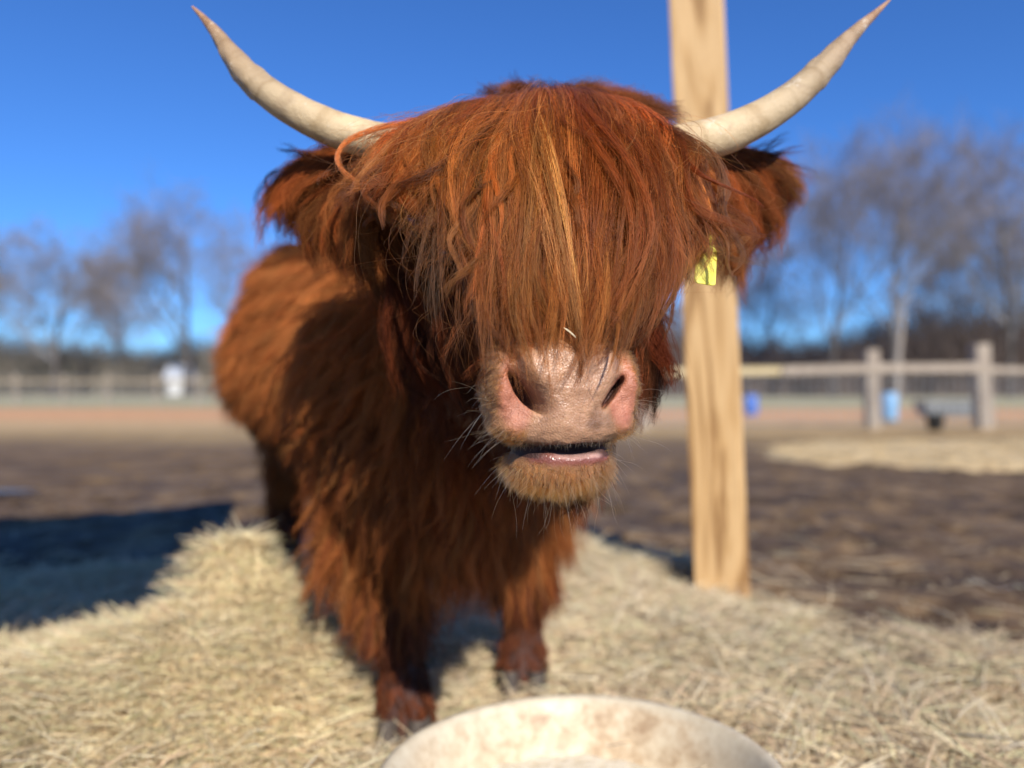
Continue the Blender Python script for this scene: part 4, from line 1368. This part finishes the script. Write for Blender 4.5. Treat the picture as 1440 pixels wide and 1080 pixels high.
r = R(303)
pts, rp, c = brush(-50, -12, 62, 74, lambda x, y: 2.0 + 4.4 * fbm(x, y * .3, .22, 3, 60), 26000, r, .035,
                   [(.20, .17, .14), (.24, .21, .175), (.17, .16, .125)])
link('brushwood', curves('brushwood', pts, rp, c), m_twig, kind='stuff', label='grey brown leafless brushwood under the trees on the left', cat='brushwood')
pts, rp, c = brush(8, 60, 56, 68, lambda x, y: 2.8 + 3.4 * fbm(x, y * .3, .2, 3, 61) + 2.4 * sstep(26, 38, x), 30000, r, .035,
                   [(.14, .105, .09), (.17, .13, .11), (.12, .09, .08)])
link('brushwood', curves('brushwood', pts, rp, c), m_twig, kind='stuff', label='brown leafless thicket rising behind the rail fence on the right', cat='brushwood')

# low long building with a dark roof, hut
def gable(name, x0, x1, y0, y1, zw, zr, m_wall, m_roof, label, cat, doors=()):
    e = empty(name, ((x0 + x1) / 2, (y0 + y1) / 2, 0), label=label, cat=cat)
    hx_, hy_ = (x1 - x0) / 2, (y1 - y0) / 2
    link('wall', box_mesh('wall', -hx_, hx_, -hy_, hy_, -.3, zw), m_wall, parent=e)
    o = .25
    v = [(-hx_ - o, -hy_ - o, zw - .05), (hx_ + o, -hy_ - o, zw - .05), (hx_ + o, 0, zr), (-hx_ - o, 0, zr), (-hx_ - o, hy_ + o, zw - .05), (hx_ + o, hy_ + o, zw - .05)]
    v += [(a_, b_, c__ + .12) for a_, b_, c__ in v]
    f = [(0, 1, 2, 3), (3, 2, 5, 4), (6, 9, 8, 7), (9, 10, 11, 8), (0, 6, 7, 1), (4, 5, 11, 10), (0, 3, 9, 6), (3, 4, 10, 9), (1, 7, 8, 2), (2, 8, 11, 5), (0, 4, 3, 3)[:3], (1, 2, 5)]
    me = bpy.data.meshes.new('roof'); me.from_pydata(v, [], f)
    link('roof', me, m_roof, parent=e)
    for (a_, b_, h_, mm) in doors:
        link('door', box_mesh('door', a_ - b_ / 2, a_ + b_ / 2, -hy_ - .06, -hy_ - .003, 0, h_), mm, parent=e)
    return e


m_pale = simple('pale_board', (.62, .58, .50), .7, .2, (1, (.70, .66, .58)))
m_beige = simple('beige_board', (.36, .29, .21), .8, .2, (2, (.42, .35, .26)))
m_dkroof = simple('dark_shingle', (.05, .045, .045), .8, .2, (3, (.08, .07, .07)))
m_white = simple('white_paint', (.60, .60, .58), .6, .3, (2, (.52, .52, .50)))
m_green = simple('green_grey', (.18, .22, .17), .8, .2, (1, (.24, .27, .2)))
D = 88
gx0, gx1 = (20 - 720) / F * D, (225 - 720) / F * D
dl = []
for (pxx, wpx, hh, mm) in ((55, 42, 1.75, m_pale), (118, 24, 1.7, m_pale), (150, 14, 1.5, m_beige), (172, 24, 1.7, m_pale), (199, 20, 1.7, m_pale), (90, 12, 1.5, m_green)):
    dl.append(((pxx - 720) / F * D - (gx0 + gx1) / 2, wpx / F * D, hh, mm))
gable('long_shed', gx0, gx1, D, D + 8, 1.9, 3.1, m_beige, m_dkroof, 'long low shed with a dark roof and pale doors beyond the left field', 'shed', dl)
D = 60
cx_ = (248 - 720) / F * D
h_ = gable('white_hut', cx_ - .75, cx_ + .75, D, D + 1.4, 1.35, 2.35, m_white, simple('grey_roof', (.45, .47, .5), .6, .3, (2, (.55, .57, .6))), 'small white hut with a pointed grey roof beyond the left field', 'hut')

# left wire fence with slender posts and a tan rail
m_wood2 = simple('grey_fence_wood', (.26, .21, .165), .8, .2, (7, (.38, .32, .25)), .3, (1, 1, .3))
m_wire = simple('galvanised_wire', (.30, .31, .32), .45, .5, (3, (.38, .38, .38)), 0, (1, 1, 1), .6)
def wire_mesh(x0, x1, y, z0, z1, nh, dx, r_=.006):
    P_ = []
    for z in np.linspace(z0, z1, nh): P_.append([(x0, y, z), (x1, y, z)])
    for x in np.arange(x0, x1, dx): P_.append([(x, y, z0), (x, y, z1)])
    p = np.array(P_)
    t = np.linspace(0, 1, 4)[None, :, None]
    return p[:, :1] * (1 - t) + p[:, 1:] * t, r_
D = 29
lf = empty('wire_fence', (-14, D, 0), label='wire fence on slender posts along the far side of the left field', cat='fence')
pmesh = box_mesh('fence_post', -.05, .05, -.05, .05, -.2, 1.25, .01); pmesh.materials.append(m_wood2)
for i in range(14):
    o = bpy.data.objects.new('fence_post', pmesh); COL.objects.link(o); o.parent = lf; o.location = (-9 + i * 1.8 + .1 * math.sin(i * 3), 0, 0)
    o.rotation_euler = (0, rad(1.5 * math.sin(i * 5)), 0)
tr_ = box_mesh('rail', -9.2, 14.6, -.02, .02, .92, 1.02)
link('rail', tr_, simple('tan_rail', (.24, .19, .13), .8, .2, (6, (.32, .26, .18))), parent=lf, loc=(0, -.075, 0))
wp, wr = wire_mesh(-9.2, 14.6, -.06, .05, 1.15, 7, .3)
link('wire_netting', curves('wire_netting', wp, np.full(wp.shape[:2], .007), np.tile(np.array((.3, .3, .3)), (len(wp), 1))), m_twig, parent=lf, kind='stuff')

# right rail fence
D = 13.9
rf = empty('rail_fence', (0, D, 0), label='weathered wooden rail fence with wire netting on the right', cat='fence')
for (pxx, top, wpx) in ((1227, 492, 17), (1383, 484, 20), (1545, 486, 19), (905, 505, 15)):
    x0 = (pxx - 720) / F * D; hgt = CAMZ + (HY - top) / F * D; w2 = wpx / F * D / 2
    o = link('fence_post', box_mesh('fence_post', -w2, w2, -w2, w2, -.2, hgt, .02), m_wood2, parent=rf, loc=(x0, 0, 0))
    o.rotation_euler = (0, rad(-1.5 if pxx < 1300 else -3), 0)
m_tanrail = simple('yellowed_rail', (.48, .38, .20), .8, .2, (5, (.56, .46, .28)), .2)
def rail(pa, pb, ya, yb, thick, m):
    a_ = P(pa, ya, D - .13); b_ = P(pb, yb, D - .13)
    L = np.linalg.norm(b_ - a_)
    o = link('rail', box_mesh('rail', 0, L, -.02, .02, -thick / 2, thick / 2, .004), m, parent=rf, loc=(a_[0], -.13, a_[2]))
    o.rotation_euler = (0, math.atan2(a_[2] - b_[2], b_[0] - a_[0]), 0)
rail(1100, 1226, 521, 518, .16, m_wood2)
rail(1227, 1384, 518, 517, .17, m_wood2)
rail(905, 1098, 524, 521, .14, m_tanrail)
rail(1385, 1545, 520, 522, .12, m_wood2)
wp, wr = wire_mesh(2.4, 11.2, -.16, .08, .95, 8, .14)
link('wire_netting', curves('wire_netting', wp, np.full(wp.shape[:2], .004), np.tile(np.array((.33, .34, .34)), (len(wp), 1))), m_twig, parent=rf, kind='stuff')

# blue tubs, black bucket, water trough beyond the rail fence
def lathe(name, prof, m, seg=28, **kw):
    a_ = np.linspace(0, 2 * np.pi, seg, endpoint=False); V = []
    for q, z in prof: V.append(np.stack([q * np.cos(a_), q * np.sin(a_), np.full(seg, z)], -1))
    V = np.concatenate(V); Fq = []
    for i in range(len(prof) - 1):
        for j in range(seg): Fq.append((i * seg + j, i * seg + (j + 1) % seg, (i + 1) * seg + (j + 1) % seg, (i + 1) * seg + j))
    return mesh_np(name, V, Fq)
drum = [(.001, 0), (.27, 0), (.29, .03), (.29, .28), (.30, .30), (.29, .32), (.29, .56), (.30, .58), (.29, .60), (.28, .84), (.26, .87), (.24, .87), (.24, .85), (.001, .85)]
q = P(1056, 560, 20)
dr1 = empty('barrel', (q[0], q[1], 0), label='deep blue plastic barrel close to the right of the wooden post', cat='barrel')
s_ = .6
d1 = lathe('shell', [(a_ * .62, b_ * .62) for a_, b_ in drum], None); link('shell', d1, simple('blue_plastic', (.035, .13, .50), .4, .4, (4, (.05, .17, .55))), parent=dr1)
q = P(1251, 560, 17)
dr2 = empty('barrel', (q[0], q[1], 0), label='pale blue plastic barrel just right of the first fence post', cat='barrel')
d2 = lathe('shell', [(a_ * .60, b_ * .72) for a_, b_ in drum], None); link('shell', d2, simple('pale_blue_plastic', (.16, .36, .60), .4, .4, (4, (.22, .42, .65))), parent=dr2)
bk = [(.001, .005), (.11, .005), (.112, 0), (.118, .01), (.15, .26), (.158, .27), (.158, .285), (.148, .285), (.11, .03), (.001, .03)]
q = P(1315, 590, 13.2)
bu = empty('bucket', (q[0], 13.2, 0), label='black rubber bucket at the foot of the rail fence', cat='bucket')
link('pail', lathe('pail', bk, None), simple('black_rubber', (.015, .015, .016), .6, .3, (8, (.03, .03, .03))), parent=bu)
a_ = np.linspace(.15, np.pi - .15, 12)
V, Fq = tube(np.stack([.155 * np.cos(a_), 0 * a_ + .0, .27 + .13 * np.sin(a_)], -1), np.full(12, .005), 6)
link('handle', mesh_np('handle', V, Fq), m_wire, parent=bu)
q = P(1340, 560, 19)
gt = empty('trough', (q[0], q[1], 0), label='grey metal water trough behind the netting of the rail fence', cat='trough')
import bmesh
bm = bmesh.new(); bmesh.ops.create_cube(bm, size=1)
for v in bm.verts: v.co = (v.co.x * (1.5 if v.co.z < 0 else 1.75), v.co.y * (.5 if v.co.z < 0 else .65), .22 + v.co.z * .42)
topf = max(bm.faces, key=lambda f: f.calc_center_median().z)
bmesh.ops.inset_region(bm, faces=[topf], thickness=.05)
for v in topf.verts: v.co.z -= .25
bmesh.ops.bevel(bm, geom=bm.edges[:], offset=.02, segments=1, affect='EDGES')
me = bpy.data.meshes.new('basin'); bm.to_mesh(me); bm.free()
link('basin', me, simple('zinc', (.13, .145, .15), .6, .3, (3, (.18, .2, .21)), 0, (1, 1, 1), .1), parent=gt)
print('scene built')
